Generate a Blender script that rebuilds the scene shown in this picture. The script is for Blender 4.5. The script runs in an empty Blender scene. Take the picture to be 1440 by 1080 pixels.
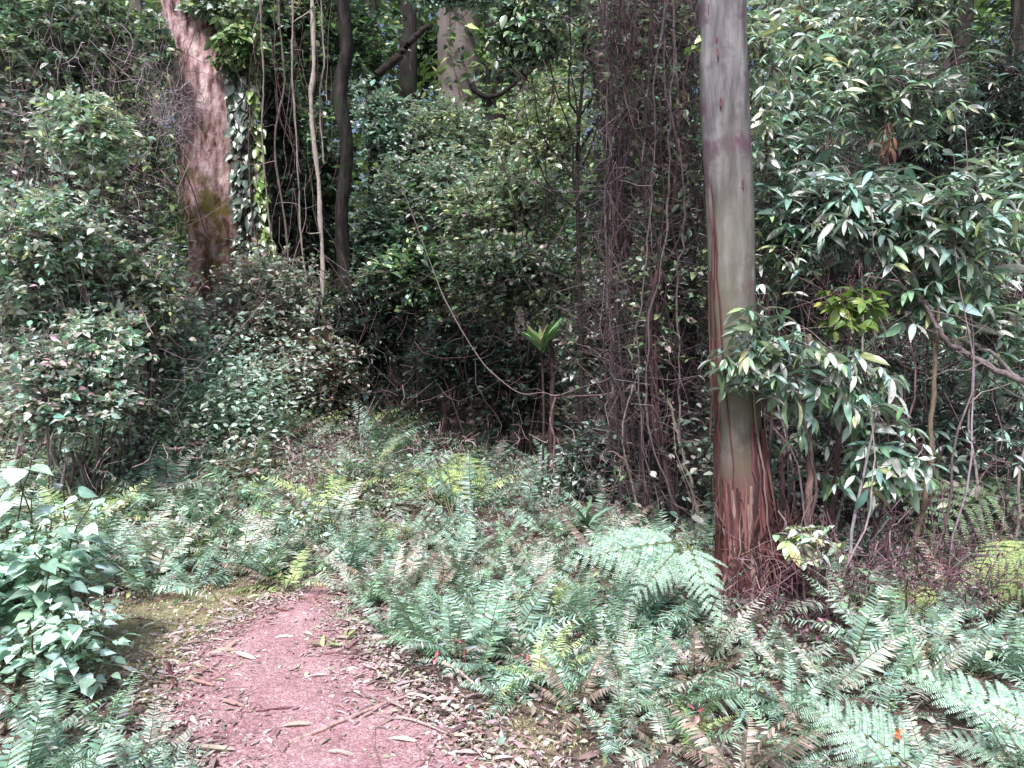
import bpy, math, random
import numpy as np
from mathutils import Vector, Matrix

SEED = 11
R = np.random.RandomState(SEED)
random.seed(SEED)
scene = bpy.context.scene
COL = scene.collection
PI = math.pi

# ------------------------------------------------------------------ camera
F = 1120.0
PITCH = math.radians(-3.07)
CAM = np.array([0.0, 0.0, 1.6])
cam_d = bpy.data.cameras.new('camera'); cam = bpy.data.objects.new('camera', cam_d); COL.objects.link(cam)
cam_d.lens = 28.0; cam_d.sensor_width = 36.0; cam_d.clip_end = 500; cam_d.clip_start = 0.05
cam.location = CAM.tolist(); cam.rotation_euler = (PI/2 + PITCH, 0, 0)
scene.camera = cam

def P(px, py, Y):
    """world point seen at photo pixel (px, py) at distance Y in front"""
    dx = (px-720)/F; dz = (540-py)/F
    ry = math.cos(PITCH) - dz*math.sin(PITCH); rz = math.sin(PITCH) + dz*math.cos(PITCH)
    k = Y/ry
    return np.array([dx*k, Y, 1.6 + rz*k])

def GH(x, y):
    """terrain height"""
    x = np.asarray(x, float); y = np.asarray(y, float)
    h = 0.05*np.sin(x*1.3+0.7)*np.cos(y*0.9) + 0.025*np.sin(x*3.1+y*2.3)
    bed = 1/(1+np.exp(-(x-(0.35))*4)) * np.exp(-((y-4.5)/2.6)**2)
    h = h + 0.10*bed
    h = h + 0.02*np.clip(y-9, 0, 30) + 0.10*np.clip(-x-2.6, 0, 6)*np.clip(y-5, 0, 1)*0.5
    h = h + .50/(1+np.exp(-(y-6.9)*1.8))/(1+np.exp((x+.9)*1.8))*np.exp(-np.clip(y-12, 0, 99)*.2)
    pathmask = np.exp(-((x+0.75+0.22*(y-3))/0.75)**2)/(1+np.exp((y-5.6)*4))
    return h*(1-0.7*pathmask)

def Gp(px, py):
    """ground point under the photo pixel"""
    p = P(px, py, 1.0); d = p-CAM
    k = -1.6/d[2]; q = CAM+d*k
    return q[0], q[1]

# ------------------------------------------------------------------ mesh builder
def nrm(a): return a/np.maximum(np.linalg.norm(a, axis=-1, keepdims=True), 1e-9)

class MB:
    def __init__(s): s.V = []; s.F = []; s.C = []; s.n = 0
    def add(s, V, Fc, C):
        V = np.asarray(V, np.float32).reshape(-1, 3)
        s.V.append(V); s.C.append(np.broadcast_to(np.asarray(C, np.float32), (len(V), 4)).astype(np.float32))
        s.F.append(np.asarray(Fc, np.int64)+s.n); s.n += len(V)
    def leaves(s, tpl, pos, d, size, col, upn=0.4, wid=1.0, up=None):
        N = len(pos); tv, tf, ta = tpl
        d = nrm(np.asarray(d, float))
        u = np.tile(np.array([0, 0, 1.0]), (N, 1)) if up is None else np.asarray(up, float)*np.ones((N, 1))
        u = u + R.normal(0, upn, (N, 3)); u = nrm(u - (u*d).sum(1, keepdims=True)*d)
        x = np.cross(d, u)
        M = np.stack([x, d, u], 1)                       # N,3(axis),3
        sz = np.asarray(size, float)*np.ones(N)
        w = np.asarray(wid, float)*np.ones(N)
        L = np.stack([w*sz, sz, sz], 1)                  # N,3
        V = np.einsum('kj,nj,njc->nkc', tv, L, M) + np.asarray(pos)[:, None, :]
        k = len(tv)
        Fc = (tf[None]+(np.arange(N)*k)[:, None, None]).reshape(-1, tf.shape[1])
        c = np.concatenate([np.repeat(np.asarray(col, float)*np.ones((N, 3)), k, 0), np.tile(ta, N)[:, None]], 1)
        s.add(V.reshape(-1, 3), Fc, c)
    def tubes(s, Pn, Rn, sides=4, col=(.2, .15, .13)):
        Pn = np.asarray(Pn, float); Rn = np.asarray(Rn, float)
        if Pn.ndim == 2: Pn = Pn[None]; Rn = Rn[None] if Rn.ndim else Rn
        N, K, _ = Pn.shape
        Rn = np.broadcast_to(Rn, (N, K))
        T = nrm(np.gradient(Pn, axis=1))
        ref = np.where(np.abs(T[..., 2:3]) > 0.8, np.array([1.0, 0.1, 0]), np.array([0.05, 0, 1.0]))
        A = nrm(np.cross(T, ref)); B = np.cross(T, A)
        a = np.arange(sides)*2*PI/sides
        V = Pn[:, :, None]+Rn[:, :, None, None]*(A[:, :, None]*np.cos(a)[:, None]+B[:, :, None]*np.sin(a)[:, None])
        i = np.arange(K-1)[:, None]*sides; j = np.arange(sides)[None]; j2 = (j+1) % sides
        q = np.stack([i+j, i+j2, i+sides+j2, i+sides+j], -1).reshape(-1, 4)
        Fc = (q[None]+(np.arange(N)*K*sides)[:, None, None]).reshape(-1, 4)
        c = np.asarray(col, float)
        if c.ndim == 1: c = np.tile(c, (N, 1))
        c = np.concatenate([np.repeat(c, K*sides, 0), np.ones((N*K*sides, 1))], 1)
        s.add(V.reshape(-1, 3), Fc, c)
    def mesh(s, name, mat, origin=(0, 0, 0), smooth=True):
        me = bpy.data.meshes.new(name)
        V = np.concatenate(s.V)-np.asarray(origin, np.float32); C = np.concatenate(s.C)
        me.vertices.add(len(V)); me.vertices.foreach_set('co', V.astype(np.float32).ravel())
        tot = np.concatenate([np.full(len(f), f.shape[1]) for f in s.F])
        lv = np.concatenate([f.ravel() for f in s.F])
        me.loops.add(len(lv)); me.loops.foreach_set('vertex_index', lv.astype(np.int32))
        st = np.concatenate([[0], np.cumsum(tot)[:-1]])
        me.polygons.add(len(tot)); me.polygons.foreach_set('loop_start', st.astype(np.int32))
        me.polygons.foreach_set('use_smooth', np.full(len(tot), smooth))
        me.update(calc_edges=True)
        at = me.color_attributes.new('Col', 'FLOAT_COLOR', 'POINT'); at.data.foreach_set('color', C.ravel())
        me.materials.append(mat)
        return me
    def build(s, name, mat, parent=None, smooth=True, origin=None):
        o0 = origin if origin is not None else (tuple(parent.location) if parent else (0, 0, 0))
        me = s.mesh(name, mat, o0, smooth)
        return link(name, me, parent, loc=None if parent else o0)

def link(name, me, parent=None, loc=None):
    o = bpy.data.objects.new(name, me); COL.objects.link(o)
    if parent: o.parent = parent
    if loc is not None: o.location = tuple(float(v) for v in loc)
    return o

def tag(o, label=None, cat=None, group=None, kind=None):
    if label: o['label'] = label
    if cat: o['category'] = cat
    if group: o['group'] = group
    if kind: o['kind'] = kind
    return o

def thing(name, label, cat, loc, group=None):
    o = bpy.data.objects.new(name, None); o.empty_display_size = .1
    COL.objects.link(o); o.location = tuple(float(v) for v in loc)
    return tag(o, label, cat, group)

# ------------------------------------------------------------------ leaf templates (unit length along +Y, normal +Z)
def leaf_tpl(prof, ts, fold=0.25, droop=0.25, wave=0):
    V = []; A = []
    for i, (t, w) in enumerate(zip(ts, prof)):
        z = -droop*t*t
        V += [(-w, t, z+fold*w+wave*math.sin(i*2.3)), (0, t, z), (w, t, z+fold*w-wave*math.sin(i*2.3))]; A += [0, 1, 0]
    Fc = []
    for i in range(len(ts)-1):
        b = i*3
        Fc += [(b, b+1, b+4, b+3), (b+1, b+2, b+5, b+4)]
    return np.array(V), np.array(Fc), np.array(A, float)

T_DIA = (np.array([(0, 0, 0), (-.24, .45, .06), (0, 1, -.12), (.24, .45, .06), (0, .5, 0)], float),
         np.array([(0, 4, 1), (1, 4, 2), (4, 0, 3), (4, 3, 2)]), np.array([1, 0, 1, 0, 1.]))
T_OVAL = leaf_tpl([.01, .22, .26, .14, .005], [0, .25, .5, .8, 1], .3, .22)
T_LANCE = leaf_tpl([.015, .09, .145, .15, .09, .004], [0, .18, .4, .62, .84, 1], .35, .42)
T_LANCE2 = leaf_tpl([.015, .10, .16, .15, .08, .004], [0, .2, .42, .62, .84, 1], .2, .12, .012)
T_HEART = leaf_tpl([.02, .30, .40, .36, .20, .07, .005], [0, .04, .22, .45, .72, .9, 1.05], .12, .22)
T_STRAP = leaf_tpl([.02, .035, .04, .04, .025, .003], [0, .2, .4, .6, .85, 1], .3, .5)

def pal(N, cols, w=None, jit=0.18):
    cols = np.array(cols, float); w = None if w is None else np.array(w, float)/sum(w)
    k = R.choice(len(cols), N, p=w)
    c = cols[k]*np.exp(R.normal(0, jit, (N, 1)))
    return np.clip(c*np.exp(R.normal(0, jit*0.30, (N, 3))), 0.004, 0.9)

def rdir(N, elo=-20, ehi=60, az=None):
    a = R.uniform(0, 2*PI, N) if az is None else az
    e = np.radians(R.uniform(elo, ehi, N))
    return np.stack([np.cos(a)*np.cos(e), np.sin(a)*np.cos(e), np.sin(e)], 1)

def curves(A, B, K=5, sag=0.0, wig=0.06, lift=0.0):
    A = np.asarray(A, float); B = np.asarray(B, float); N = len(A)
    L = np.linalg.norm(B-A, axis=1)[:, None, None]
    t = np.linspace(0, 1, K)[None, :, None]
    Pn = A[:, None]*(1-t)+B[:, None]*t
    b = 4*t*(1-t)
    Pn = Pn + b*L*np.array([0, 0, 1.0])*(lift-sag)
    nz = R.normal(0, wig*0.5, (N, K, 3))
    if K > 6:
        for _ in range(2):
            nz[:, 1:-1] = (nz[:, :-2]+nz[:, 1:-1]*1.4+nz[:, 2:])/2.2
    Pn = Pn + b*L*R.normal(0, wig, (N, 1, 3)) + np.sqrt(b)*L*nz
    return Pn

# ------------------------------------------------------------------ materials
def newmat(name):
    m = bpy.data.materials.new(name); m.use_nodes = True
    nt = m.node_tree; nt.nodes.clear()
    return m, nt, nt.nodes, nt.links

def leaf_mat(name, rough=0.42, trans=0.28, spec=0.5, rib=0.35, objvar=0.25):
    m, nt, n, l = newmat(name)
    out = n.new('ShaderNodeOutputMaterial'); at = n.new('ShaderNodeVertexColor'); at.layer_name = 'Col'
    oi = n.new('ShaderNodeObjectInfo'); mr = n.new('ShaderNodeMapRange')
    l.new(oi.outputs['Random'], mr.inputs[0]); mr.inputs[3].default_value = 1-objvar; mr.inputs[4].default_value = 1+objvar
    geo = n.new('ShaderNodeNewGeometry'); nz = n.new('ShaderNodeTexNoise'); nz.inputs['Scale'].default_value = 22; nz.inputs['Detail'].default_value = 3
    l.new(geo.outputs['Position'], nz.inputs['Vector'])
    mn = n.new('ShaderNodeMapRange'); mn.inputs[1].default_value = .3; mn.inputs[2].default_value = .7; mn.inputs[3].default_value = .78; mn.inputs[4].default_value = 1.22
    l.new(nz.outputs[0], mn.inputs[0])
    mu = n.new('ShaderNodeMath'); mu.operation = 'MULTIPLY'; l.new(mr.outputs[0], mu.inputs[0]); l.new(mn.outputs[0], mu.inputs[1])
    # lighter midrib
    pw = n.new('ShaderNodeMath'); pw.operation = 'POWER'; pw.inputs[1].default_value = 6; l.new(at.outputs['Alpha'], pw.inputs[0])
    rb = n.new('ShaderNodeMath'); rb.operation = 'MULTIPLY_ADD'; rb.inputs[1].default_value = rib; rb.inputs[2].default_value = 1.0
    l.new(pw.outputs[0], rb.inputs[0])
    mu2 = n.new('ShaderNodeMath'); mu2.operation = 'MULTIPLY'; l.new(mu.outputs[0], mu2.inputs[0]); l.new(rb.outputs[0], mu2.inputs[1])
    sc = n.new('ShaderNodeVectorMath'); sc.operation = 'SCALE'; l.new(at.outputs['Color'], sc.inputs[0]); l.new(mu2.outputs[0], sc.inputs['Scale'])
    # paler duller underside
    und = n.new('ShaderNodeMix'); und.data_type = 'RGBA'; und.inputs['B'].default_value = (.14, .17, .13, 1)
    bf = n.new('ShaderNodeMath'); bf.operation = 'MULTIPLY'; bf.inputs[1].default_value = .35; l.new(geo.outputs['Backfacing'], bf.inputs[0])
    l.new(bf.outputs[0], und.inputs['Factor']); l.new(sc.outputs[0], und.inputs['A'])
    bs = n.new('ShaderNodeBsdfPrincipled'); bs.inputs['Roughness'].default_value = rough; bs.inputs['Specular IOR Level'].default_value = spec
    l.new(und.outputs['Result'], bs.inputs['Base Color'])
    tr = n.new('ShaderNodeBsdfTranslucent'); tc = n.new('ShaderNodeVectorMath'); tc.operation = 'MULTIPLY'; tc.inputs[1].default_value = (1.25, 1.5, .95)
    l.new(sc.outputs[0], tc.inputs[0]); l.new(tc.outputs[0], tr.inputs['Color'])
    mx = n.new('ShaderNodeMixShader'); mx.inputs[0].default_value = trans
    l.new(bs.outputs[0], mx.inputs[1]); l.new(tr.outputs[0], mx.inputs[2]); l.new(mx.outputs[0], out.inputs[0])
    return m

def ramp(n, stops):
    r = n.new('ShaderNodeValToRGB'); e = r.color_ramp.elements
    e[0].position = stops[0][0]; e[0].color = (*stops[0][1], 1); e[1].position = stops[-1][0]; e[1].color = (*stops[-1][1], 1)
    for p, c in stops[1:-1]:
        x = e.new(p); x.color = (*c, 1)
    return r

def wood_mat(name, usecol=True, stops=None, scale=(30, 30, 5), rough=.8, bump=.5, patch=None, patchz=None, dist=.01, world=False):
    m, nt, n, l = newmat(name)
    out = n.new('ShaderNodeOutputMaterial'); tc = n.new('ShaderNodeTexCoord'); mp = n.new('ShaderNodeMapping'); mp.inputs['Scale'].default_value = scale
    geo = n.new('ShaderNodeNewGeometry')
    l.new(geo.outputs['Position'], mp.inputs[0])
    nz = n.new('ShaderNodeTexNoise'); nz.inputs['Scale'].default_value = 1; nz.inputs['Detail'].default_value = 7; nz.inputs['Roughness'].default_value = .62
    l.new(mp.outputs[0], nz.inputs['Vector'])
    bs = n.new('ShaderNodeBsdfPrincipled'); bs.inputs['Roughness'].default_value = rough; bs.inputs['Specular IOR Level'].default_value = .3
    if usecol:
        at = n.new('ShaderNodeVertexColor'); at.layer_name = 'Col'
        mr = n.new('ShaderNodeMapRange'); mr.inputs[1].default_value = .3; mr.inputs[2].default_value = .7; mr.inputs[3].default_value = .5; mr.inputs[4].default_value = 1.5
        l.new(nz.outputs[0], mr.inputs[0]); sc = n.new('ShaderNodeVectorMath'); sc.operation = 'SCALE'
        l.new(at.outputs['Color'], sc.inputs[0]); l.new(mr.outputs[0], sc.inputs['Scale']); c = sc.outputs[0]
    else:
        r = ramp(n, stops); l.new(nz.outputs[0], r.inputs[0]); c = r.outputs[0]
    if patch:
        for (pc, psc, lo, hi, zlo, zhi) in patch:
            n2 = n.new('ShaderNodeTexNoise'); n2.inputs['Scale'].default_value = psc; n2.inputs['Detail'].default_value = 6; n2.inputs['Roughness'].default_value = .65
            l.new(geo.outputs['Position'], n2.inputs['Vector'])
            r2 = n.new('ShaderNodeMapRange'); r2.inputs[1].default_value = lo; r2.inputs[2].default_value = hi; l.new(n2.outputs[0], r2.inputs[0])
            fac = r2.outputs[0]
            if zlo is not None:
                sx = n.new('ShaderNodeSeparateXYZ'); l.new(geo.outputs['Position'], sx.inputs[0])
                zr = n.new('ShaderNodeMapRange'); zr.inputs[1].default_value = zlo; zr.inputs[2].default_value = zhi; l.new(sx.outputs['Z'], zr.inputs[0])
                mm = n.new('ShaderNodeMath'); mm.operation = 'MULTIPLY'; l.new(fac, mm.inputs[0]); l.new(zr.outputs[0], mm.inputs[1]); fac = mm.outputs[0]
            mx = n.new('ShaderNodeMix'); mx.data_type = 'RGBA'; mx.inputs['B'].default_value = (*pc, 1)
            l.new(fac, mx.inputs['Factor']); l.new(c, mx.inputs['A']); c = mx.outputs['Result']
    l.new(c, bs.inputs['Base Color'])
    bp = n.new('ShaderNodeBump'); bp.inputs['Strength'].default_value = bump; bp.inputs['Distance'].default_value = dist
    l.new(nz.outputs[0], bp.inputs['Height']); l.new(bp.outputs[0], bs.inputs['Normal'])
    l.new(bs.outputs[0], out.inputs[0])
    return m

M_leaf = leaf_mat('leaf_glossy', .30, .14, .9)
M_soft = leaf_mat('leaf_matt', .32, .20, .8)
M_fern = leaf_mat('fern_green', .42, .18, .6, rib=.1)
M_pale = leaf_mat('leaf_pale', .40, .16, .6, rib=.15)
M_dead = leaf_mat('leaf_dead', .75, .1, .2, rib=.1)
M_twig = wood_mat('twig_bark', True, scale=(60, 60, 20), bump=.3)
M_gum = wood_mat('smooth_gum_bark', False, [(.32, (.08, .072, .078)), (.44, (.155, .145, .155)), (.55, (.24, .23, .24)), (.68, (.35, .335, .345))],
                 scale=(16, 16, 2.6), rough=.75, bump=.6,
                 patch=[((.14, .075, .11), 3.2, .54, .64, None, None), ((.12, .11, .12), 5.0, .52, .66, None, None), ((.17, .165, .115), 1.5, .30, .55, 2.9, 1.5), ((.13, .045, .04), 2.0, .2, .4, 1.1, .6)])
M_fargum = wood_mat('far_gum_bark', False, [(.3, (.22, .165, .17)), (.5, (.32, .255, .26)), (.7, (.46, .40, .40))], scale=(4, 4, .6), rough=.7, bump=.2)
M_old = wood_mat('old_tree_bark', False, [(.34, (.06, .025, .028)), (.43, (.30, .17, .18)), (.52, (.58, .38, .40)), (.66, (.82, .64, .65))],
                 scale=(9, 9, 2.6), rough=.9, bump=1.0, dist=.06,
                 patch=[((.15, .13, .03), 3.0, .44, .60, 5.3, 3.6), ((.11, .05, .052), 1.4, .34, .60, 3.8, 2.2)])
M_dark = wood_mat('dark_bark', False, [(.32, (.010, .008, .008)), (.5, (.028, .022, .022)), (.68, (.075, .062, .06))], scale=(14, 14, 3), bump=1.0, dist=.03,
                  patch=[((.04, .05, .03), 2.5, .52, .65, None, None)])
M_grey = wood_mat('grey_bark', False, [(.32, (.05, .038, .04)), (.5, (.14, .11, .115)), (.68, (.30, .26, .26))], scale=(22, 22, 6), bump=.6,
                  patch=[((.10, .12, .08), 3.5, .52, .65, None, None)])
M_red = wood_mat('red_peeling_bark', True, scale=(45, 45, 5), bump=.8, dist=.01)

def ground_mat(name, stops, fleck, bumpd=.02, usecol=False):
    m, nt, n, l = newmat(name)
    out = n.new('ShaderNodeOutputMaterial'); bs = n.new('ShaderNodeBsdfPrincipled'); bs.inputs['Roughness'].default_value = .92; bs.inputs['Specular IOR Level'].default_value = .2
    geo = n.new('ShaderNodeNewGeometry')
    a = n.new('ShaderNodeTexNoise'); a.inputs['Scale'].default_value = 3.0; a.inputs['Detail'].default_value = 9; a.inputs['Roughness'].default_value = .7
    l.new(geo.outputs['Position'], a.inputs['Vector'])
    r = ramp(n, stops); l.new(a.outputs[0], r.inputs[0])
    b = n.new('ShaderNodeTexVoronoi'); b.inputs['Scale'].default_value = 85; b.inputs['Randomness'].default_value = 1
    nz = n.new('ShaderNodeTexNoise'); nz.inputs['Scale'].default_value = 14; l.new(geo.outputs['Position'], nz.inputs['Vector'])
    av = n.new('ShaderNodeVectorMath'); av.operation = 'MULTIPLY_ADD'; av.inputs[1].default_value = (.06, .06, .06)
    l.new(nz.outputs[1], av.inputs[0]); l.new(geo.outputs['Position'], av.inputs[2]); l.new(av.outputs[0], b.inputs['Vector'])
    r2 = ramp(n, fleck); sp = n.new('ShaderNodeSeparateColor'); l.new(b.outputs['Color'], sp.inputs[0]); l.new(sp.outputs[0], r2.inputs[0])
    mx = n.new('ShaderNodeMix'); mx.data_type = 'RGBA'; mx.blend_type = 'MIX'; mx.inputs['Factor'].default_value = .42
    l.new(r.outputs[0], mx.inputs['A']); l.new(r2.outputs[0], mx.inputs['B']); c = mx.outputs['Result']
    if usecol:
        at = n.new('ShaderNodeVertexColor'); at.layer_name = 'Col'
        pn = n.new('ShaderNodeTexNoise'); pn.inputs['Scale'].default_value = 7; pn.inputs['Detail'].default_value = 6; l.new(geo.outputs['Position'], pn.inputs['Vector'])
        ad = n.new('ShaderNodeMath'); ad.operation = 'ADD'; l.new(at.outputs['Alpha'], ad.inputs[0]); l.new(pn.outputs[0], ad.inputs[1])
        mr = n.new('ShaderNodeMapRange'); mr.inputs[1].default_value = .85; mr.inputs[2].default_value = 1.2; mr.inputs[4].default_value = .8; l.new(ad.outputs[0], mr.inputs[0])
        m3 = n.new('ShaderNodeMix'); m3.data_type = 'RGBA'; l.new(mr.outputs[0], m3.inputs['Factor']); l.new(c, m3.inputs['A']); l.new(at.outputs['Color'], m3.inputs['B']); c = m3.outputs['Result']
    hf = n.new('ShaderNodeTexNoise'); hf.inputs['Scale'].default_value = 120; hf.inputs['Detail'].default_value = 4; l.new(geo.outputs['Position'], hf.inputs['Vector'])
    mh = n.new('ShaderNodeMapRange'); mh.inputs[1].default_value = .3; mh.inputs[2].default_value = .7; mh.inputs[3].default_value = .65; mh.inputs[4].default_value = 1.3; l.new(hf.outputs[0], mh.inputs[0])
    sc = n.new('ShaderNodeVectorMath'); sc.operation = 'SCALE'; l.new(c, sc.inputs[0]); l.new(mh.outputs[0], sc.inputs['Scale'])
    l.new(sc.outputs[0], bs.inputs['Base Color'])
    bp = n.new('ShaderNodeBump'); bp.inputs['Strength'].default_value = .9; bp.inputs['Distance'].default_value = bumpd
    ah = n.new('ShaderNodeMath'); ah.operation = 'ADD'; l.new(a.outputs[0], ah.inputs[0]); l.new(hf.outputs[0], ah.inputs[1])
    l.new(ah.outputs[0], bp.inputs['Height']); l.new(bp.outputs[0], bs.inputs['Normal']); l.new(bs.outputs[0], out.inputs[0])
    return m

M_ground = ground_mat('forest_floor', [(.3, (.07, .05, .048)), (.5, (.17, .12, .115)), (.7, (.32, .25, .24))],
                      [(.0, (.05, .03, .03)), (.5, (.22, .14, .13)), (.8, (.36, .27, .24)), (1, (.5, .42, .38))], .02, True)
M_path = ground_mat('red_soil', [(.32, (.36, .17, .20)), (.5, (.56, .33, .37)), (.68, (.74, .50, .54))],
                    [(.0, (.30, .14, .165)), (.6, (.54, .31, .35)), (.9, (.74, .52, .55)), (1, (.88, .72, .74))], .012)

# ------------------------------------------------------------------ palettes
C_GRN = [(.19, .30, .17), (.26, .39, .25), (.10, .165, .10), (.36, .44, .23)]
C_COOL = [(.27, .42, .34), (.36, .52, .45), (.14, .24, .20), (.48, .62, .56)]
C_DARK = [(.040, .072, .055), (.075, .12, .10), (.022, .038, .034), (.12, .18, .15)]  # shade of the dark understorey is put into these leaf colours
C_LITE = [(.42, .56, .32), (.48, .64, .45), (.33, .48, .36), (.54, .60, .28)]
C_MIX = [(.26, .36, .26), (.36, .45, .35), (.48, .47, .38), (.28, .20, .20), (.13, .19, .15), (.54, .50, .50)]
C_GRN, C_COOL, C_LITE, C_MIX = [[tuple(min(.88, v*f) for v in c) for c in L] for L, f in ((C_GRN, 1.3), (C_COOL, 1.55), (C_LITE, 1.4), (C_MIX, 1.45))]  # brightness of lit foliage put into the colours; dark palette left low
C_TWIG = [(.17, .12, .125), (.27, .21, .22), (.11, .07, .075), (.36, .31, .31)]
C_PURP = [(.15, .08, .095), (.22, .13, .15), (.09, .045, .055), (.34, .25, .26)]

# ------------------------------------------------------------------ setting: ground + path
def build_ground():
    xs = np.concatenate([np.linspace(-120, -10, 12)[:-1], np.linspace(-10, 10, 221), np.linspace(10, 120, 12)[1:]])
    ys = np.concatenate([np.linspace(-60, 0, 8)[:-1], np.linspace(0, 16, 181), np.linspace(16, 160, 16)[1:]])
    X, Y = np.meshgrid(xs, ys); Z = GH(X, Y)
    Z = np.where((np.abs(X) > 11) | (Y > 22), np.minimum(Z, .6), Z)
    near = (np.abs(X) < 10) & (Y > 0) & (Y < 16)
    Z = Z + near*R.normal(0, .006, Z.shape)
    V = np.stack([X, Y, Z], -1).reshape(-1, 3)
    ny, nx = X.shape
    i = (np.arange(ny-1)[:, None]*nx+np.arange(nx-1)[None]).ravel()
    Fc = np.stack([i, i+1, i+nx+1, i+nx], 1)
    # mossy verge weight
    v = V
    w = np.exp(-(((v[:, 0]+1.72+0.12*(v[:, 1]-4))/.62)**2)-(((v[:, 1]-4.2)/1.0)**2))*.95
    w = np.maximum(w, np.exp(-(((v[:, 0]-.0)/.35)**2)-(((v[:, 1]-3.0)/.5)**2))*.6)
    C = np.concatenate([np.tile([.55, .50, .31], (len(V), 1)), w[:, None]], 1)
    m = MB(); m.add(V, Fc, C)
    tag(m.build('ground', M_ground), kind='structure')
build_ground()

def _pc(rows):
    o = []
    for (yy, a, b) in rows:
        (x0, y0), (x1, y1) = Gp(a, yy), Gp(b, yy); o.append(((x0+x1)/2, y0, (x1-x0)/2))
    return o
PATHC = [(-.30, .2, .62), (-.34, 1.6, .60), (-.42, 2.4, .58)]+_pc([(1080, 285, 690), (1030, 245, 620), (985, 228, 560), (945, 245, 522), (905, 285, 500), (870, 345, 484), (848, 395, 480), (832, 425, 496), (822, 455, 520)])
def path_xy(t):
    a = np.array(PATHC); k = np.linspace(0, 1, len(a))
    # smooth interpolation
    return np.stack([np.interp(t, k, a[:, j]) for j in range(3)], -1)
def in_path(x, y, pad=0.0):
    a = np.array(PATHC)
    cx = np.interp(y, a[:, 1], a[:, 0]); w = np.interp(y, a[:, 1], a[:, 2])
    return (np.abs(x-cx) < w+pad) & (y < PATHC[-1][1]+.05)
def build_path():
    n = 260; mcols = 61
    q = path_xy(np.linspace(0, 1, n)); k = np.ones(9)/9
    for j in range(3):
        e = np.pad(q[:, j], 4, mode='edge'); q[:, j] = np.convolve(e, k, 'valid')
    s = np.linspace(-1, 1, mcols)
    edL = 1+.10*np.sin(np.arange(n)*.33)+R.normal(0, .05, n); edR = 1+.10*np.sin(np.arange(n)*.27+1)+R.normal(0, .05, n)
    X = np.zeros((n, mcols)); Y = np.zeros((n, mcols))
    for i in range(n):
        w = np.where(s < 0, edL[i], edR[i])*q[i, 2]
        X[i] = q[i, 0]+s*w; Y[i] = q[i, 1]+0.0*s
    Z = GH(X, Y)+.012-.004*np.abs(s)[None]+R.normal(0, .0025, X.shape)+.012*(1-s**2)[None]+.006*np.sin(X*9+Y*4)*np.sin(Y*11+X*3)*(1-s**2)[None]
    Z[:, 0] -= .03; Z[:, -1] -= .03
    V = np.stack([X, Y, Z], -1).reshape(-1, 3)
    i = (np.arange(n-1)[:, None]*mcols+np.arange(mcols-1)[None]).ravel()
    m = MB(); m.add(V, np.stack([i, i+1, i+mcols+1, i+mcols], 1), (1, 1, 1, 1))
    tag(m.build('path', M_path), kind='structure')
build_path()

# ------------------------------------------------------------------ shrubs and crowns
def spline(pts, K):
    pts = np.array(pts, float); k = np.arange(len(pts)); t = np.linspace(0, len(pts)-1, K)
    out = np.zeros((K, 3))
    for i, tt in enumerate(t):
        a = int(min(math.floor(tt), len(pts)-2)); u = tt-a
        p0 = pts[max(a-1, 0)]; p1 = pts[a]; p2 = pts[a+1]; p3 = pts[min(a+2, len(pts)-1)]
        out[i] = .5*((2*p1)+(-p0+p2)*u+(2*p0-5*p1+4*p2-p3)*u*u+(-p0+3*p1-3*p2+p3)*u**3)
    return out

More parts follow.
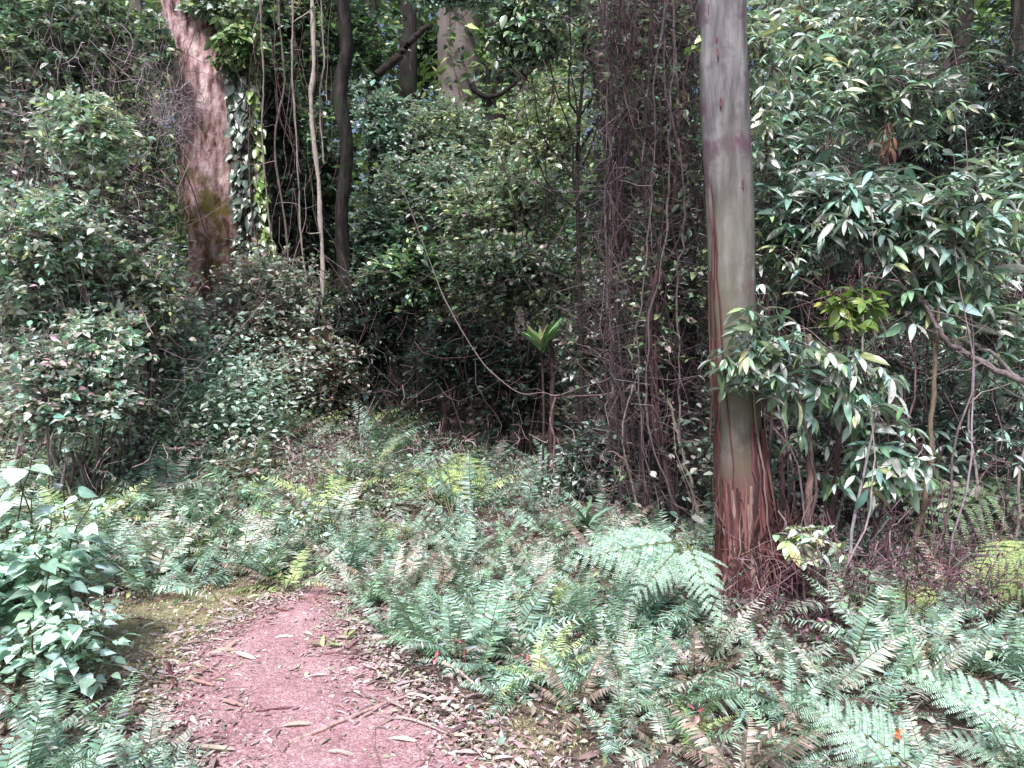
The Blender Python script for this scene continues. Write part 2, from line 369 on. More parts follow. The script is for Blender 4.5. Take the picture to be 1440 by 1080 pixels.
def foliage(mbL, mbT, hubs, c, rad, ntip, nl, size, cols, w=None, tpl=T_OVAL, whorl=False, elo=-25, ehi=45, twig=.005, tcols=C_TWIG,
            clumps=14, spread=.28, upn=.4, shell=.5, wid=1.0, jit=.34, droop=0.0):
    """leafy twigs through an ellipsoid; hubs are points on the limbs that twigs leave from"""
    c = np.asarray(c, float); rad = np.asarray(rad, float)
    cd = rdir(clumps, -50, 80); cc = c+cd*rad*(R.uniform(0, 1, (clumps, 1))**shell)*.85
    k = R.randint(0, clumps, ntip)
    tip = cc[k]+R.normal(0, 1, (ntip, 3))*rad*spread
    hubs = np.asarray(hubs, float)
    d2 = ((tip[:, None]-hubs[None])**2).sum(-1)+R.uniform(0, .3, (ntip, len(hubs)))*(rad.mean()**2)
    hb = hubs[d2.argmin(1)]
    a = tip+(hb-tip)*np.minimum(1, (np.full((ntip, 1), .9)))
    cv = curves(a, tip, 5, wig=.07, lift=.08)
    if mbT is not None:
        r0 = twig*.6*R.uniform(.7, 1.5, ntip)
        mbT.tubes(cv, r0[:, None]*np.array([1.6, 1.2, .9, .6, .35])[None], 3, pal(ntip, tcols)*.8)
    # leaves along the outer twig
    tdir = nrm(cv[:, 4]-cv[:, 3])
    N = ntip*nl; ti = np.repeat(np.arange(ntip), nl)
    if whorl:
        u = R.uniform(.0, .16, N)*size*1.2
        pos = tip[ti]-tdir[ti]*u[:, None]
        az = (np.tile(np.arange(nl), ntip)*2.4+np.repeat(R.uniform(0, 6.28, ntip), nl))
        el = np.radians(R.uniform(elo, ehi, N))
        d = np.stack([np.cos(az)*np.cos(el), np.sin(az)*np.cos(el), np.sin(el)], 1)+tdir[ti]*.35
    else:
        u = R.uniform(0, 1, N)**1.2
        L = np.minimum(np.linalg.norm(cv[:, 4]-cv[:, 2], axis=1), size*5)[ti]
        pos = tip[ti]-tdir[ti]*(u*L)[:, None]+R.normal(0, size*.12, (N, 3))
        d = rdir(N, elo, ehi)+tdir[ti]*.6
    d[:, 2] -= droop
    keep = R.uniform(0, 1, N) < np.repeat(R.uniform(.45, 1.0, ntip), nl); pos, d, ti, N = pos[keep], d[keep], ti[keep], int(keep.sum())
    size = size*np.exp(R.normal(0, .18, ntip))[ti]
    tc = np.exp(R.normal(0, jit, (ntip, 1)))[ti]
    hfac = 1.0
    mbL.leaves(tpl, pos, d, size*R.uniform(.55, 1.25, N), np.clip(pal(N, cols, w, .26)*tc*hfac, .004, .68), upn, wid)

def shrub(name, label, cat, px, py, rx, ry, Y, size, cols, ntip=220, nl=7, w=None, tpl=T_OVAL, mat=None, group=None, depth=None,
          basepx=None, nstem=4, stemr=.012, tcols=C_TWIG, stemmat=None, dens=1.0, **kw):
    """a shrub whose leafy mass is seen around (px,py), rx/ry in photo pixels at that distance"""
    c = P(px, py, Y); s = Y/F
    rad = np.array([rx*s, (depth if depth else min(rx, ry)*s*.9), ry*s])
    bx = P(basepx if basepx is not None else px+R.uniform(-15, 15), 600, Y)[0]
    by = Y+R.uniform(-.1, .25); bz = float(GH(bx, by))
    root = thing(name, label, cat, (bx, by, bz), group)
    mT = MB(); mL = MB(); hubs = []
    B = np.tile([bx, by, bz-.03], (nstem, 1))+R.normal(0, .06, (nstem, 3))*[1, 1, 0]
    E = c+rdir(nstem, -10, 80)*rad*R.uniform(.3, .8, (nstem, 1))
    cv = curves(B, E, 12, wig=.05, lift=.02)
    rr = stemr*R.uniform(.5, 1.1, nstem)[:, None]*np.linspace(1.5, .45, 12)[None]
    mT.tubes(cv, rr, 6, pal(nstem, tcols))
    for q in cv: hubs += list(q[4:])
    h0 = np.array(hubs); E2 = c+rdir(nstem*3, -60, 80)*rad*R.uniform(.3, .95, (nstem*3, 1)); hb = h0[((E2[:, None]-h0[None])**2).sum(-1).argmin(1)]
    c2 = curves(hb, E2, 8, wig=.07, lift=.04); mT.tubes(c2, np.full((nstem*3, 1), stemr*.45)*np.linspace(1, .5, 8)[None], 4, pal(nstem*3, tcols)*.8)
    for q in c2: hubs += list(q[2:])
    foliage(mL, mT, hubs, c, rad, int(ntip*dens), nl, size, cols, w, tpl, tcols=tcols, **kw)
    mT.build('stem', stemmat or M_twig, root); mL.build('foliage', mat or M_soft, root)
    return root

# ------------------------------------------------------------------ trunks
def trunk_mesh(pts, radii, mat, name, parent, K=60, sides=20, lump=.06, flare=0, fissure=0.0):
    c = spline(pts, K); r = np.interp(np.linspace(0, len(radii)-1, K), np.arange(len(radii)), radii)
    T = nrm(np.gradient(c, axis=0)); A = nrm(np.cross(T, [0.02, 1, 0.0])); B = np.cross(T, A)
    a = np.arange(sides)*2*PI/sides
    ph = R.uniform(0, 6.28, 8)
    z = np.arange(K)[:, None]/K
    lumpy = 1+lump*(np.sin(2*a+ph[0]+3*z)+.7*np.sin(3*a+ph[1]+9*z)+.5*np.sin(5*a+ph[2]-13*z)+.5*np.sin(a*1+ph[3]+25*z))
    if fissure: lumpy = lumpy - fissure*np.abs(np.sin(4*a+ph[4]+5*z+1.3*np.sin(9*z)))**.5*(.6+.4*np.sin(31*z+ph[5]+a)) + R.normal(0, fissure*.25, (K, sides))
    h = c[:, 2]-c[:, 2].min()
    if flare:
        fl = flare*np.exp(-h/(r*2.2))[:, None]*(1+.5*np.sin(4*a+ph[6])+.3*np.sin(7*a+ph[7]))
        lumpy = lumpy+fl
    V = c[:, None]+(r[:, None]*lumpy)[..., None]*(A[:, None]*np.cos(a)[:, None]+B[:, None]*np.sin(a)[:, None])
    i = np.arange(K-1)[:, None]*sides; j = np.arange(sides)[None]; j2 = (j+1) % sides
    q = np.stack([i+j, i+j2, i+sides+j2, i+sides+j], -1).reshape(-1, 4)
    m = MB(); m.add(V.reshape(-1, 3), q, (1, 1, 1, 1))
    return m.build(name, mat, parent), c, r

def tree(name, label, cat, pxs, wpx, Y, mat, group=None, top=9.0, K=60, sides=16, lump=.05, flare=.5, shade_crown=None, limbs=None, fissure=0.0, basez=None, tname='trunk'):
    """pxs: list of (px,py) down the trunk in the photo; the trunk is carried on to the ground and up to its crown"""
    s = Y/F
    pts = [P(a, b, Y) for a, b in pxs]
    lo = pts[-1].copy(); 
    if basez is None:
        g = lo.copy(); d = pts[-1]-pts[-2]; k = (lo[2])/max(abs(d[2]), .1); g[:2] = lo[:2]+np.clip(d[:2]*k, -.4, .4); g[2] = GH(g[0], g[1])-.12
        if lo[2]-g[2] > .25: pts.append(g)
        else: pts[-1][2] = g[2]
    hi = pts[0]; d = pts[0]-pts[1]; d = d/np.linalg.norm(d)
    if hi[2] < top:
        pts.insert(0, hi+d*(top-hi[2])+np.array([R.normal(0, .2), R.normal(0, .2), 0]))
        wpx = [wpx[0]*.7]+list(wpx)
    wl = list(wpx)
    while len(wl) < len(pts): wl.append(wl[-1]*1.12)
    radii = [w_*s/2 for w_ in wl][::-1]; pts = pts[::-1]
    root = thing(name, label, cat, (pts[0][0], pts[0][1], max(0, GH(pts[0][0], pts[0][1]))), group)
    t, c, r = trunk_mesh(pts, radii, mat, tname, root, K, sides, lump, flare, fissure)
    if shade_crown:
        mT = MB(); mL = MB(); hubs = []
        cc = np.array(pts[-1])+np.array([0, 0, shade_crown['rz']*.3])+np.array(shade_crown.get('off', (0, 0, 0))); rad = np.array([shade_crown['r'], shade_crown['r'], shade_crown['rz']])*np.array(shade_crown.get('sc', (1, 1, 1)))
        n = shade_crown.get('n', 6)
        E = cc+rdir(n, 0, 70)*rad*.7; B = c[R.randint(int(K*.8), K, n)]
        cv = curves(B, E, 10, wig=.08, lift=.05); mT.tubes(cv, np.full((n, 1), radii[-1]*.35)*np.linspace(1, .3, 10)[None], 6, (.1, .08, .075))
        for q in cv: hubs += list(q[3:])
        foliage(mL, mT, hubs, cc, rad, shade_crown['tips'], shade_crown['nl'], shade_crown['size'], shade_crown.get('cols', C_GRN), tpl=T_DIA, twig=.012, clumps=22, spread=.2)
        mT.build('limb', M_twig, root); mL.build('shade_crown', M_soft, root)
    return root, c, r

# ================================================================== TREES
# smooth gum by the fern bed, right of centre
gY = 4.62
gum, gc, gr = tree('gum_tree', 'smooth grey gum trunk with red peeling bark at its foot, rising from the fern bed', 'tree',
     [(1012, -260), (1016, 0), (1020, 160), (1028, 320), (1030, 440), (1037, 600), (1045, 740), (1054, 850)],
     [64, 65, 66, 66, 65, 66, 72, 84], gY, M_gum, top=9, K=90, sides=40, lump=.022, flare=.28, shade_crown=dict(r=1.9, rz=.7, n=7, tips=560, nl=8, size=.15, off=(-2.9, .25, -.9), sc=(1.0, .62, 1.0)))  # unseen crown and limbs added out over the path to shade the dark hollow
def bark_strips():
    # long hanging strips of red bark standing off the lower trunk
    def strip(a0, z0, z1, off0, off1, w, col, tw=.5):
        K = 14; t = np.linspace(0, 1, K); z = z1+(z0-z1)*t      # top to bottom
        cx = np.interp(z, gc[:, 2], gc[:, 0]); cy = np.interp(z, gc[:, 2], gc[:, 1]); rr = np.interp(z, gc[:, 2], gr)
        a = a0+np.cumsum(R.normal(0, .06*min(1, abs(z1-z0)), K))
        rad = rr*1.05+off0+(off1-off0)*t**1.6+np.cumsum(R.normal(0, .0035, K))*t
        c = np.stack([cx+rad*np.cos(a), cy+rad*np.sin(a), z], 1)
        tang = np.stack([-np.sin(a+tw*t), np.cos(a+tw*t), 0*a], 1)
        outw = np.stack([np.cos(a), np.sin(a), 0*a], 1)
        ww = w*(.35+.65*np.sin(PI*np.clip(t*.9+.12, 0, 1)))*np.exp(R.normal(0, .12, K))
        V = np.stack([c-tang*ww[:, None], c-tang*ww[:, None]*.4+outw*w*.5, c+tang*ww[:, None]*.4+outw*w*.5, c+tang*ww[:, None]], 1)
        i = np.arange(K-1)[:, None]*4+np.arange(3)[None]
        q = np.stack([i, i+1, i+5, i+4], -1).reshape(-1, 4)
        m = MB(); m.add(V.reshape(-1, 3), q, (*col, 1)); return m
    reds = [(.15, .06, .062), (.09, .04, .043), (.22, .105, .10), (.055, .028, .03), (.32, .21, .20)]
    # camera-facing side is angle -pi/2
    for i in range(84):                                  # skirt round the foot, climbing higher on its right
        a = -PI/2+R.uniform(-1.0, 1.75); right = (a > -1.35)
        h = R.uniform(.45, 1.38) if right else R.uniform(.35, .85)
        m = strip(a, R.uniform(-.02, .2), h, .0, R.uniform(.01, .13 if right else .05), R.uniform(.006, .019), reds[R.randint(5)])
        m.build('bark_strip', M_red, gum)
    for i in range(10):                                  # long narrow strips on the left side
        a = PI+R.uniform(.05, .75)
        m = strip(a, R.uniform(.3, 1.4), R.uniform(1.5, 2.5), .0, R.uniform(.004, .03), R.uniform(.004, .010), tuple(.7*v for v in reds[R.randint(3)]))
        m.build('bark_strip', M_red, gum)
    for (a, z1, h_, w_) in [(-PI/2-.75, 3.85, .10, .009), (-PI/2-.5, 3.28, .12, .008), (-PI/2-.42, 2.95, .07, .007), (-PI/2+.3, 2.5, .06, .006), (-PI/2-.9, 3.6, .2, .005)]:
        m = strip(a, z1-h_, z1, -.006, -.004, w_, (.16, .07, .09)); m.build('bark_scar', M_red, gum)
    # a loose mat of shredded bark round the foot
    n = 200; a = R.uniform(-PI, PI*.6, n); r1 = gr[0]*R.uniform(.9, 1.5, n)
    A = np.stack([gc[0, 0]+.03+r1*np.cos(a), gc[0, 1]+r1*np.sin(a), R.uniform(.0, .45, n)+.05], 1)
    B = A+np.stack([R.normal(0, .05, n), R.normal(0, .05, n), R.uniform(.05, .30, n)], 1)
    m = MB(); m.tubes(curves(A, B, 5, wig=.12), np.full((n, 1), .005)*np.array([.6, 1.2, 1.3, 1, .4])[None], 3, pal(n, reds))
    m.build('shredded_bark', M_red, gum)
bark_strips()

# big old tree at the left
old, oc, orr = tree('old_tree', 'broad pinkish old tree trunk with mossy patches above the left thicket', 'tree',
     [(268, -60), (283, 50), (297, 130), (303, 230), (310, 320), (315, 400), (320, 520), (324, 610)],
     [96, 94, 96, 94, 90, 92, 102, 118], 12.6, M_old, top=11, K=120, sides=64, lump=.05, flare=.35, fissure=.10)
# far pale gum
tree('gum_tree', 'massive pale trunk showing between leaves at the top centre, sunlit on its right edge', 'tree',
     [(644, -60), (645, 60), (647, 160), (649, 300), (651, 520)], [56, 58, 60, 64, 70], 20, M_fargum, top=13, K=40, sides=32, lump=.02,
     )
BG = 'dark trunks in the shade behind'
def dtree(label, pxs, w, Y, mat=M_dark, lump=.10, shade_crown=True, name='rainforest_tree', **kw):
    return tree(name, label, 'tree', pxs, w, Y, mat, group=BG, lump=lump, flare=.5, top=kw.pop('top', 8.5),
                shade_crown=None, **kw)
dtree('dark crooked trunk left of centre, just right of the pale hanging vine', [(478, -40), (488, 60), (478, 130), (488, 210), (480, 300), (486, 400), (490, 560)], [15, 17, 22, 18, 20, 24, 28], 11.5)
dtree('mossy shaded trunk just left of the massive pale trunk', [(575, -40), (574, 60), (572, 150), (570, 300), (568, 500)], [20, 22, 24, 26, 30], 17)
dtree('slim purplish grey trunk standing in the left thicket', [(66, -40), (76, 60), (80, 180), (94, 300), (110, 400), (126, 500), (128, 600)], [16, 17, 20, 18, 17, 16, 18], 8.1, M_grey, shade_crown=False, top=7)
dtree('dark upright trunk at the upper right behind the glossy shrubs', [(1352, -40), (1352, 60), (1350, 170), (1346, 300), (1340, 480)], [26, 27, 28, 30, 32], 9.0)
dtree('thin dark trunk leaning against the dark upright trunk at the upper right', [(1308, -40), (1318, 20), (1330, 100), (1342, 200), (1344, 300)], [10, 11, 12, 12, 13], 8.8, shade_crown=False)
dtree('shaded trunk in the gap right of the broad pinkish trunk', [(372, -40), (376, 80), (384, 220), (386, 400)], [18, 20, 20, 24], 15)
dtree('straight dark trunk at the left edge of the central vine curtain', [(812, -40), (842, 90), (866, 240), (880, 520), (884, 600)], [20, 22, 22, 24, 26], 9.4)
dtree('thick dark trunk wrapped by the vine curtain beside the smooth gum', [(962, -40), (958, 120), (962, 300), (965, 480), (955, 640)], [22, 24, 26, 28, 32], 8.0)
dtree('narrow dark trunk at the far top right corner', [(1432, -40), (1428, 120), (1436, 260), (1440, 520)], [18, 18, 20, 22], 9.5, shade_crown=False)
for i, (px, Y, w) in enumerate([(200, 16, 22), (430, 18, 20), (530, 17, 18), (735, 15, 20), (700, 19, 24), (1100, 13, 26), (1190, 12, 20), (1260, 15, 22), (20, 12, 24), (905, 14, 24)]):
    lab = ['behind the left thicket', 'deep behind the hanging vines', 'left of the mossy shaded trunk', 'behind the branching dark sapling', 'right of the massive pale trunk',
           'behind the smooth gum on its right', 'behind the glossy shrubs', 'right of the glossy shrubs, deep in shade', 'at the left edge of the picture', 'behind the vine curtain'][i]
    dtree('dim distant trunk '+lab, [(px+R.uniform(-14, 14), -40), (px+R.uniform(-8, 8), 150), (px+R.uniform(-5, 5), 320), (px, 480)], [w*.8, w, w*1.1, w*1.2], Y, M_grey if i % 3 == 0 else M_dark, shade_crown=(i % 2 == 0))

def branch(name, label, cat, pxs, w0, w1, K=30, mat=M_twig, col=(.05, .035, .03), sides=7, twigs=0, group=None, root=None):
    """pxs: (px, py, Y)"""
    c = spline([P(*p) for p in pxs], K); c[1:-1] += R.normal(0, .006, (K-2, 3))
    Ym = np.mean([p[2] for p in pxs])
    r = np.linspace(w0, w1, K)*Ym/F/2*(1+R.normal(0, .06, K))
    m = MB(); m.tubes(c[None], r[None], sides, col)
    if twigs:
        i = R.randint(2, K, twigs); A = c[i]; B = A+rdir(twigs, -40, 60)*R.uniform(.1, .45, (twigs, 1))
        m.tubes(curves(A, B, 5, wig=.12), (r[i]*.45)[:, None]*np.linspace(1, .4, 5)[None], 3, col)
    g = tuple(c[0]); o = m.build(name, mat, root, origin=g if root is None else None)
    if root is None: tag(o, label, cat, group)
    return o, c
branch('tree_branch', 'bare dark limb slanting up left of the massive pale trunk', 'branch', [(530, 105, 13), (560, 80, 13), (583, 52, 13), (603, 36, 13)], 12, 8, col=(.03, .022, .022))
branch('tree_branch', 'short dark bough curving under the massive pale trunk on its right', 'branch', [(662, 118, 12), (676, 134, 12), (700, 134, 12), (730, 112, 12), (760, 90, 12)], 9, 4, col=(.02, .015, .015), twigs=8)
branch('leaning_branch', 'bare leaning branch slanting down to the right edge through glossy leaves', 'branch',
       [(1205, 352, 5.0), (1262, 388, 4.9), (1300, 428, 4.8), (1332, 478, 4.7), (1372, 505, 4.7), (1450, 546, 4.6), (1520, 640, 4.5), (1560, 800, 4.5)], 5, 11, 50, col=(.19, .155, .16), twigs=6, sides=8)
branch('leaning_branch', 'paler stick lying behind the bare leaning branch at the right edge', 'branch',
       [(1330, 470, 4.9), (1380, 488, 4.9), (1420, 520, 4.95), (1460, 590, 5), (1470, 760, 5)], 5, 6, 30, col=(.36, .33, .34))
for i, (pp, w, col, lab) in enumerate([
    ([(1137, 470, 4.6), (1136, 600, 4.6), (1139, 700, 4.6), (1138, 845, 4.6)], (8, 11), (.26, .17, .16), 'straight brown sapling stem standing right of the smooth gum'),
    ([(1186, 560, 5.0), (1178, 640, 5.0), (1172, 700, 5.0), (1168, 800, 5.0)], (8, 10), (.24, .15, .15), 'second brown stem to the right of the smooth gum'),
    ([(1105, 520, 5.3), (1102, 600, 5.3), (1100, 680, 5.3), (1098, 790, 5.3)], (6, 8), (.2, .12, .12), 'thin brown stem close beside the red peeling bark'),
    ([(1318, 430, 4.8), (1312, 560, 4.8), (1306, 660, 4.8), (1290, 745, 4.8), (1270, 830, 4.8)], (6, 9), (.22, .17, .13), 'bent slender stem under the bare leaning branch'),
    ([(775, 480, 8.0), (777, 570, 8.0), (774, 640, 8.0), (776, 700, 8.0)], (6, 8), (.08, .05, .05), 'dark stem carrying the bright strap-leaved palm lily'),
    ([(1235, 520, 5.4), (1262, 585, 5.4), (1300, 640, 5.4), (1330, 700, 5.4)], (8, 10), (.30, .22, .22), 'pale pinkish stick sloping under the drooping leaves'),
    ([(940, 560, 5.8), (955, 620, 5.8), (972, 680, 5.8), (985, 735, 5.8)], (4, 5), (.26, .22, .19), 'pale stem leaning at the foot of the vine curtain'),
    ]):
    branch('slender_sapling', lab, 'sapling', pp, w[0], w[1], 26, col=col, twigs=5)

# branching dark sapling, upper middle
def dark_sapling():
    Y = 8.4; b = P(816, 560, Y); g = (b[0], b[1], float(GH(b[0], b[1])))
    root = thing('sapling', 'dark many-branched sapling fanning upward at upper centre', 'sapling', g)
    m = MB(); c = spline([g, P(818, 560, Y), P(815, 400, Y), P(812, 260, Y), P(814, 180, Y), P(820, 80, Y), P(812, -40, Y)], 50)
    m.tubes(c[None], np.linspace(.032, .012, 50)[None], 8, (.03, .024, .022)); m.build('trunk', M_twig, root)
    m = MB(); mL = MB(); hubs = []
    for (a, bx, by) in [(260, 750, 120), (280, 770, 60), (230, 790, 20), (210, 850, 40), (240, 860, 90), (190, 830, 10), (300, 745, 200), (170, 795, -20), (330, 870, 200)]:
        i = int(np.argmin(np.abs(c[:, 2]-P(815, a, Y)[2])))
        q = curves(c[i][None], P(bx, by, Y+R.uniform(-.5, .5))[None], 10, wig=.04, sag=.10)
        m.tubes(q, np.linspace(.014, .005, 10)[None], 5, (.03, .024, .022)); hubs += list(q[0][3:])
    m.build('branch', M_twig, root)
    mT = MB(); foliage(mL, mT, hubs, P(800, 40, Y), (.75, .6, .8), 170, 7, .085, C_DARK+C_GRN, twig=.003, tpl=T_OVAL)
    mT.build('twigs', M_twig, root); mL.build('foliage', M_soft, root)
dark_sapling()

# ================================================================== FAR WOOD (stuff)
def far_wood():
    mL = MB(); mT = MB()
    n = 150000
    x = R.uniform(-26, 26, n); y = R.uniform(17, 27, n); z = R.uniform(0, 1, n)*17
    # clumping: keep points near random clump centres
    cx = R.uniform(-26, 26, 520); cy = R.uniform(17, 26, 520); cz = R.uniform(0, 1, 520)**1.35*16
    k = R.randint(0, 520, n)
    p = np.stack([cx[k], cy[k], cz[k]], 1)+R.normal(0, 1, (n, 3))*[1.0, .8, .8]
    p[:, 2] = np.abs(p[:, 2])
    lite = (R.uniform(0, 1, 520) < .35)[k]
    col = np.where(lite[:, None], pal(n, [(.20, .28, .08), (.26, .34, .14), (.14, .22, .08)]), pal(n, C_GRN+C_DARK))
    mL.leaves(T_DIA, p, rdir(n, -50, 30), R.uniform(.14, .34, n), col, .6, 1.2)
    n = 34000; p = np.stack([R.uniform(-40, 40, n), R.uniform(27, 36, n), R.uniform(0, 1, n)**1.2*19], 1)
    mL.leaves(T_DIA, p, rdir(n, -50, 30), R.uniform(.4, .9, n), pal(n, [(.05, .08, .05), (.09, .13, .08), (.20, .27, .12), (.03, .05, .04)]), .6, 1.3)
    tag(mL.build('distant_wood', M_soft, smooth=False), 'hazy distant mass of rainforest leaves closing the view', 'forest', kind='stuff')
far_wood()

def undergrowth():
    mL = MB(); n = 26000
    cx = R.uniform(-12, 12, 300); cy = R.uniform(9.3, 17, 300); cz = R.uniform(0, 1.5, 300)
    k = R.randint(0, 300, n); p = np.stack([cx[k], cy[k], cz[k]], 1)+R.normal(0, 1, (n, 3))*[.35, .3, .3]
    p[:, 2] = np.maximum(p[:, 2], GH(p[:, 0], p[:, 1])+.03)
    mL.leaves(T_OVAL, p, rdir(n, -30, 40), R.uniform(.06, .14, n), pal(n, C_DARK)*.6, .5)  # leaves and twigs scaled darker, painting in the shade of the floor
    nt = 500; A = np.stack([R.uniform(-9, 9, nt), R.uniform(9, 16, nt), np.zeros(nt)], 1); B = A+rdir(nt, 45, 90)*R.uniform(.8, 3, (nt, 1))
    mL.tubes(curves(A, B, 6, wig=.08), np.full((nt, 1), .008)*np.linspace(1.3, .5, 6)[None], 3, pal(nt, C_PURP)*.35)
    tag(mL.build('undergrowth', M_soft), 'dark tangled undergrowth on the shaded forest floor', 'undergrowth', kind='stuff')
undergrowth()

def fill(name, label, xr, yr, zmax, n, ncl, cols, size, tpl=T_OVAL, rzz=.22, twigs=200):
    cx = R.uniform(*xr, ncl); cy = R.uniform(*yr, ncl); cz = R.uniform(0.05, 1, ncl)*zmax*(.5+.5*(cy-yr[0])/(yr[1]-yr[0]))
    cc = pal(ncl, cols, jit=.25)
    k = R.randint(0, ncl, n); p = np.stack([cx[k], cy[k], cz[k]], 1)+R.normal(0, 1, (n, 3))*[.24, .22, rzz]
    p[:, 2] = np.maximum(p[:, 2], GH(p[:, 0], p[:, 1])+.02)
    m = MB(); m.leaves(tpl, p, rdir(n, -35, 35), size*R.uniform(.5, 1.3, n), np.clip(.5*cc[k]+.5*pal(n, cols), .004, .9), .5)
    A = np.stack([R.uniform(*xr, twigs), R.uniform(*yr, twigs), np.zeros(twigs)], 1); A[:, 2] = GH(A[:, 0], A[:, 1]); B = A+rdir(twigs, 40, 85)*R.uniform(.3, zmax, (twigs, 1))
    m.tubes(curves(A, B, 6, wig=.12), np.full((twigs, 1), .004)*np.linspace(1.3, .5, 6)[None], 3, pal(twigs, C_PURP))
    return tag(m.build(name, M_soft), label, 'undergrowth', kind='stuff')
fill('undergrowth', 'mixed small leaves filling the foot of the left thicket', (-7.5, -2.4), (7.4, 9.8), 2.1, 22000, 190, C_COOL+C_MIX+C_COOL, .065)
fill('undergrowth', 'pale mixed leaves along the front of the left thicket', (-5.8, -3.2), (6.9, 8.0), 1.5, 13000, 130, C_COOL+C_MIX+C_LITE[:2], .06, twigs=300)
fill('undergrowth', 'leaves at the foot of the pinkish trunk', (-5.5, -2.2), (9.8, 11.5), .9, 7000, 60, C_MIX+C_DARK, .08)
fill('undergrowth', 'leafy undergrowth behind the sapling stems', (1.5, 6.0), (5.3, 7.6), 1.6, 17000, 130, C_DARK+C_MIX+C_COOL+C_DARK, .075)
fill('undergrowth', 'low leaves in front of the dark hollow', (-2.2, 1.8), (7.6, 9.0), .35, 3000, 60, C_COOL+C_MIX+C_DARK, .06, rzz=.08, twigs=120)
fill('low_plants', 'pale low plants of the left fern bank', (-5.6, -.8), (5.6, 8.6), .30, 6500, 160, C_COOL+C_LITE[:2]+C_MIX, .05, rzz=.10, twigs=400)

# ================================================================== SHRUBS
G1 = 'shrubs and vine thickets along the left'
def small(name, label, px, py, rx, ry, Y, **kw):
    d = dict(dens=2.8, size=.064, cols=C_MIX+C_GRN, ntip=420, nl=8, clumps=30, spread=.30, shell=.8, twig=.0035, nstem=6, stemr=.010, upn=.55, group=G1)
    d.update(kw); return shrub(name, label, 'shrub', px, py, rx*1.15, ry*1.15, Y, **d)
small('thicket_shrub', 'loose green shrub filling the top left corner', 40, 60, 120, 110, 8.2, cols=C_COOL+C_GRN, size=.075, ntip=520)
small('thicket_shrub', 'bushy green mass left of the slim purplish trunk, halfway up', 30, 240, 90, 120, 8.0, cols=C_MIX+C_COOL)
small('thicket_shrub', 'yellow-flecked shrub between the slim purplish trunk and the broad pinkish trunk', 140, 100, 62, 95, 8.6, cols=C_LITE+C_GRN, size=.066, ntip=520)
small('thicket_shrub', 'twiggy mid-height shrub right of the slim purplish trunk', 165, 310, 50, 90, 8.2, cols=C_MIX+C_GRN+C_PURP[:1])
small('thicket_shrub', 'leafy shrub low at the left edge above the pale heart-leaved plant', 40, 430, 110, 110, 6.9, cols=C_COOL+C_MIX+C_COOL, ntip=600)
small('thicket_shrub', 'brownish twiggy shrub low in the left thicket with many bare stems', 165, 450, 90, 110, 7.6, cols=C_MIX+C_PURP+C_MIX, ntip=560)
small('thicket_shrub', 'small grey-green shrub just left of the dark hollow under the pinkish trunk', 225, 500, 55, 80, 8.4, cols=C_COOL+C_MIX)
small('thicket_shrub', 'low shrub with pale pinkish leaves beside the left ferns', 95, 560, 80, 60, 6.2, cols=C_COOL+[(.42, .30, .32), (.30, .26, .24)], ntip=520)
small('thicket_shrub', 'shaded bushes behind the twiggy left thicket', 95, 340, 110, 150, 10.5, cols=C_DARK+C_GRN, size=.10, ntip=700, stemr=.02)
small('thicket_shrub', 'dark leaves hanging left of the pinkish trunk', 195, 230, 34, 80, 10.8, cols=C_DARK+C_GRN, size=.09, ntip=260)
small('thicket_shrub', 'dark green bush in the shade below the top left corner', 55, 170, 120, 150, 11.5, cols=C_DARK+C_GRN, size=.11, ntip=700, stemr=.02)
small('thicket_shrub', 'pale mint leafed shrub in front of the left thicket at mid height', 60, 330, 75, 60, 6.6, cols=C_COOL+C_COOL+C_LITE, ntip=300)
small('thicket_shrub', 'pale shrub spilling over the right shoulder of the left thicket', 195, 415, 55, 65, 7.2, cols=C_COOL+C_LITE+C_MIX, ntip=300)
small('thicket_shrub', 'grey-green spray at the lower middle of the left thicket', 140, 500, 60, 50, 6.5, cols=C_COOL+C_MIX, ntip=300)
small('thicket_shrub', 'pale green spray high in the left thicket', 120, 190, 60, 50, 7.0, cols=C_COOL+C_LITE, ntip=240)
# mound around the old tree foot
small('mound_shrub', 'dense brown-green mound of small leaves right of the pinkish trunk foot', 395, 470, 95, 95, 10.6, cols=C_MIX+[(.15, .09, .08)], size=.075, ntip=900, clumps=34)
small('mound_shrub', 'pale-topped leafy tuft at the waist of the pinkish trunk', 385, 405, 60, 40, 11.0, cols=C_LITE+C_MIX+C_COOL, size=.07, ntip=520)
small('mound_shrub', 'dark leaves hiding the foot of the pinkish trunk', 300, 510, 55, 60, 11.6, cols=C_DARK+C_PURP[:1], size=.08, ntip=380)
small('mound_shrub', 'reddish-stemmed bush at the right end of the leafy mound', 455, 530, 50, 65, 10.0, cols=C_MIX+[(.2, .08, .06), (.15, .20, .08)], size=.07, ntip=380, tcols=[(.25, .09, .06), (.14, .06, .05)])

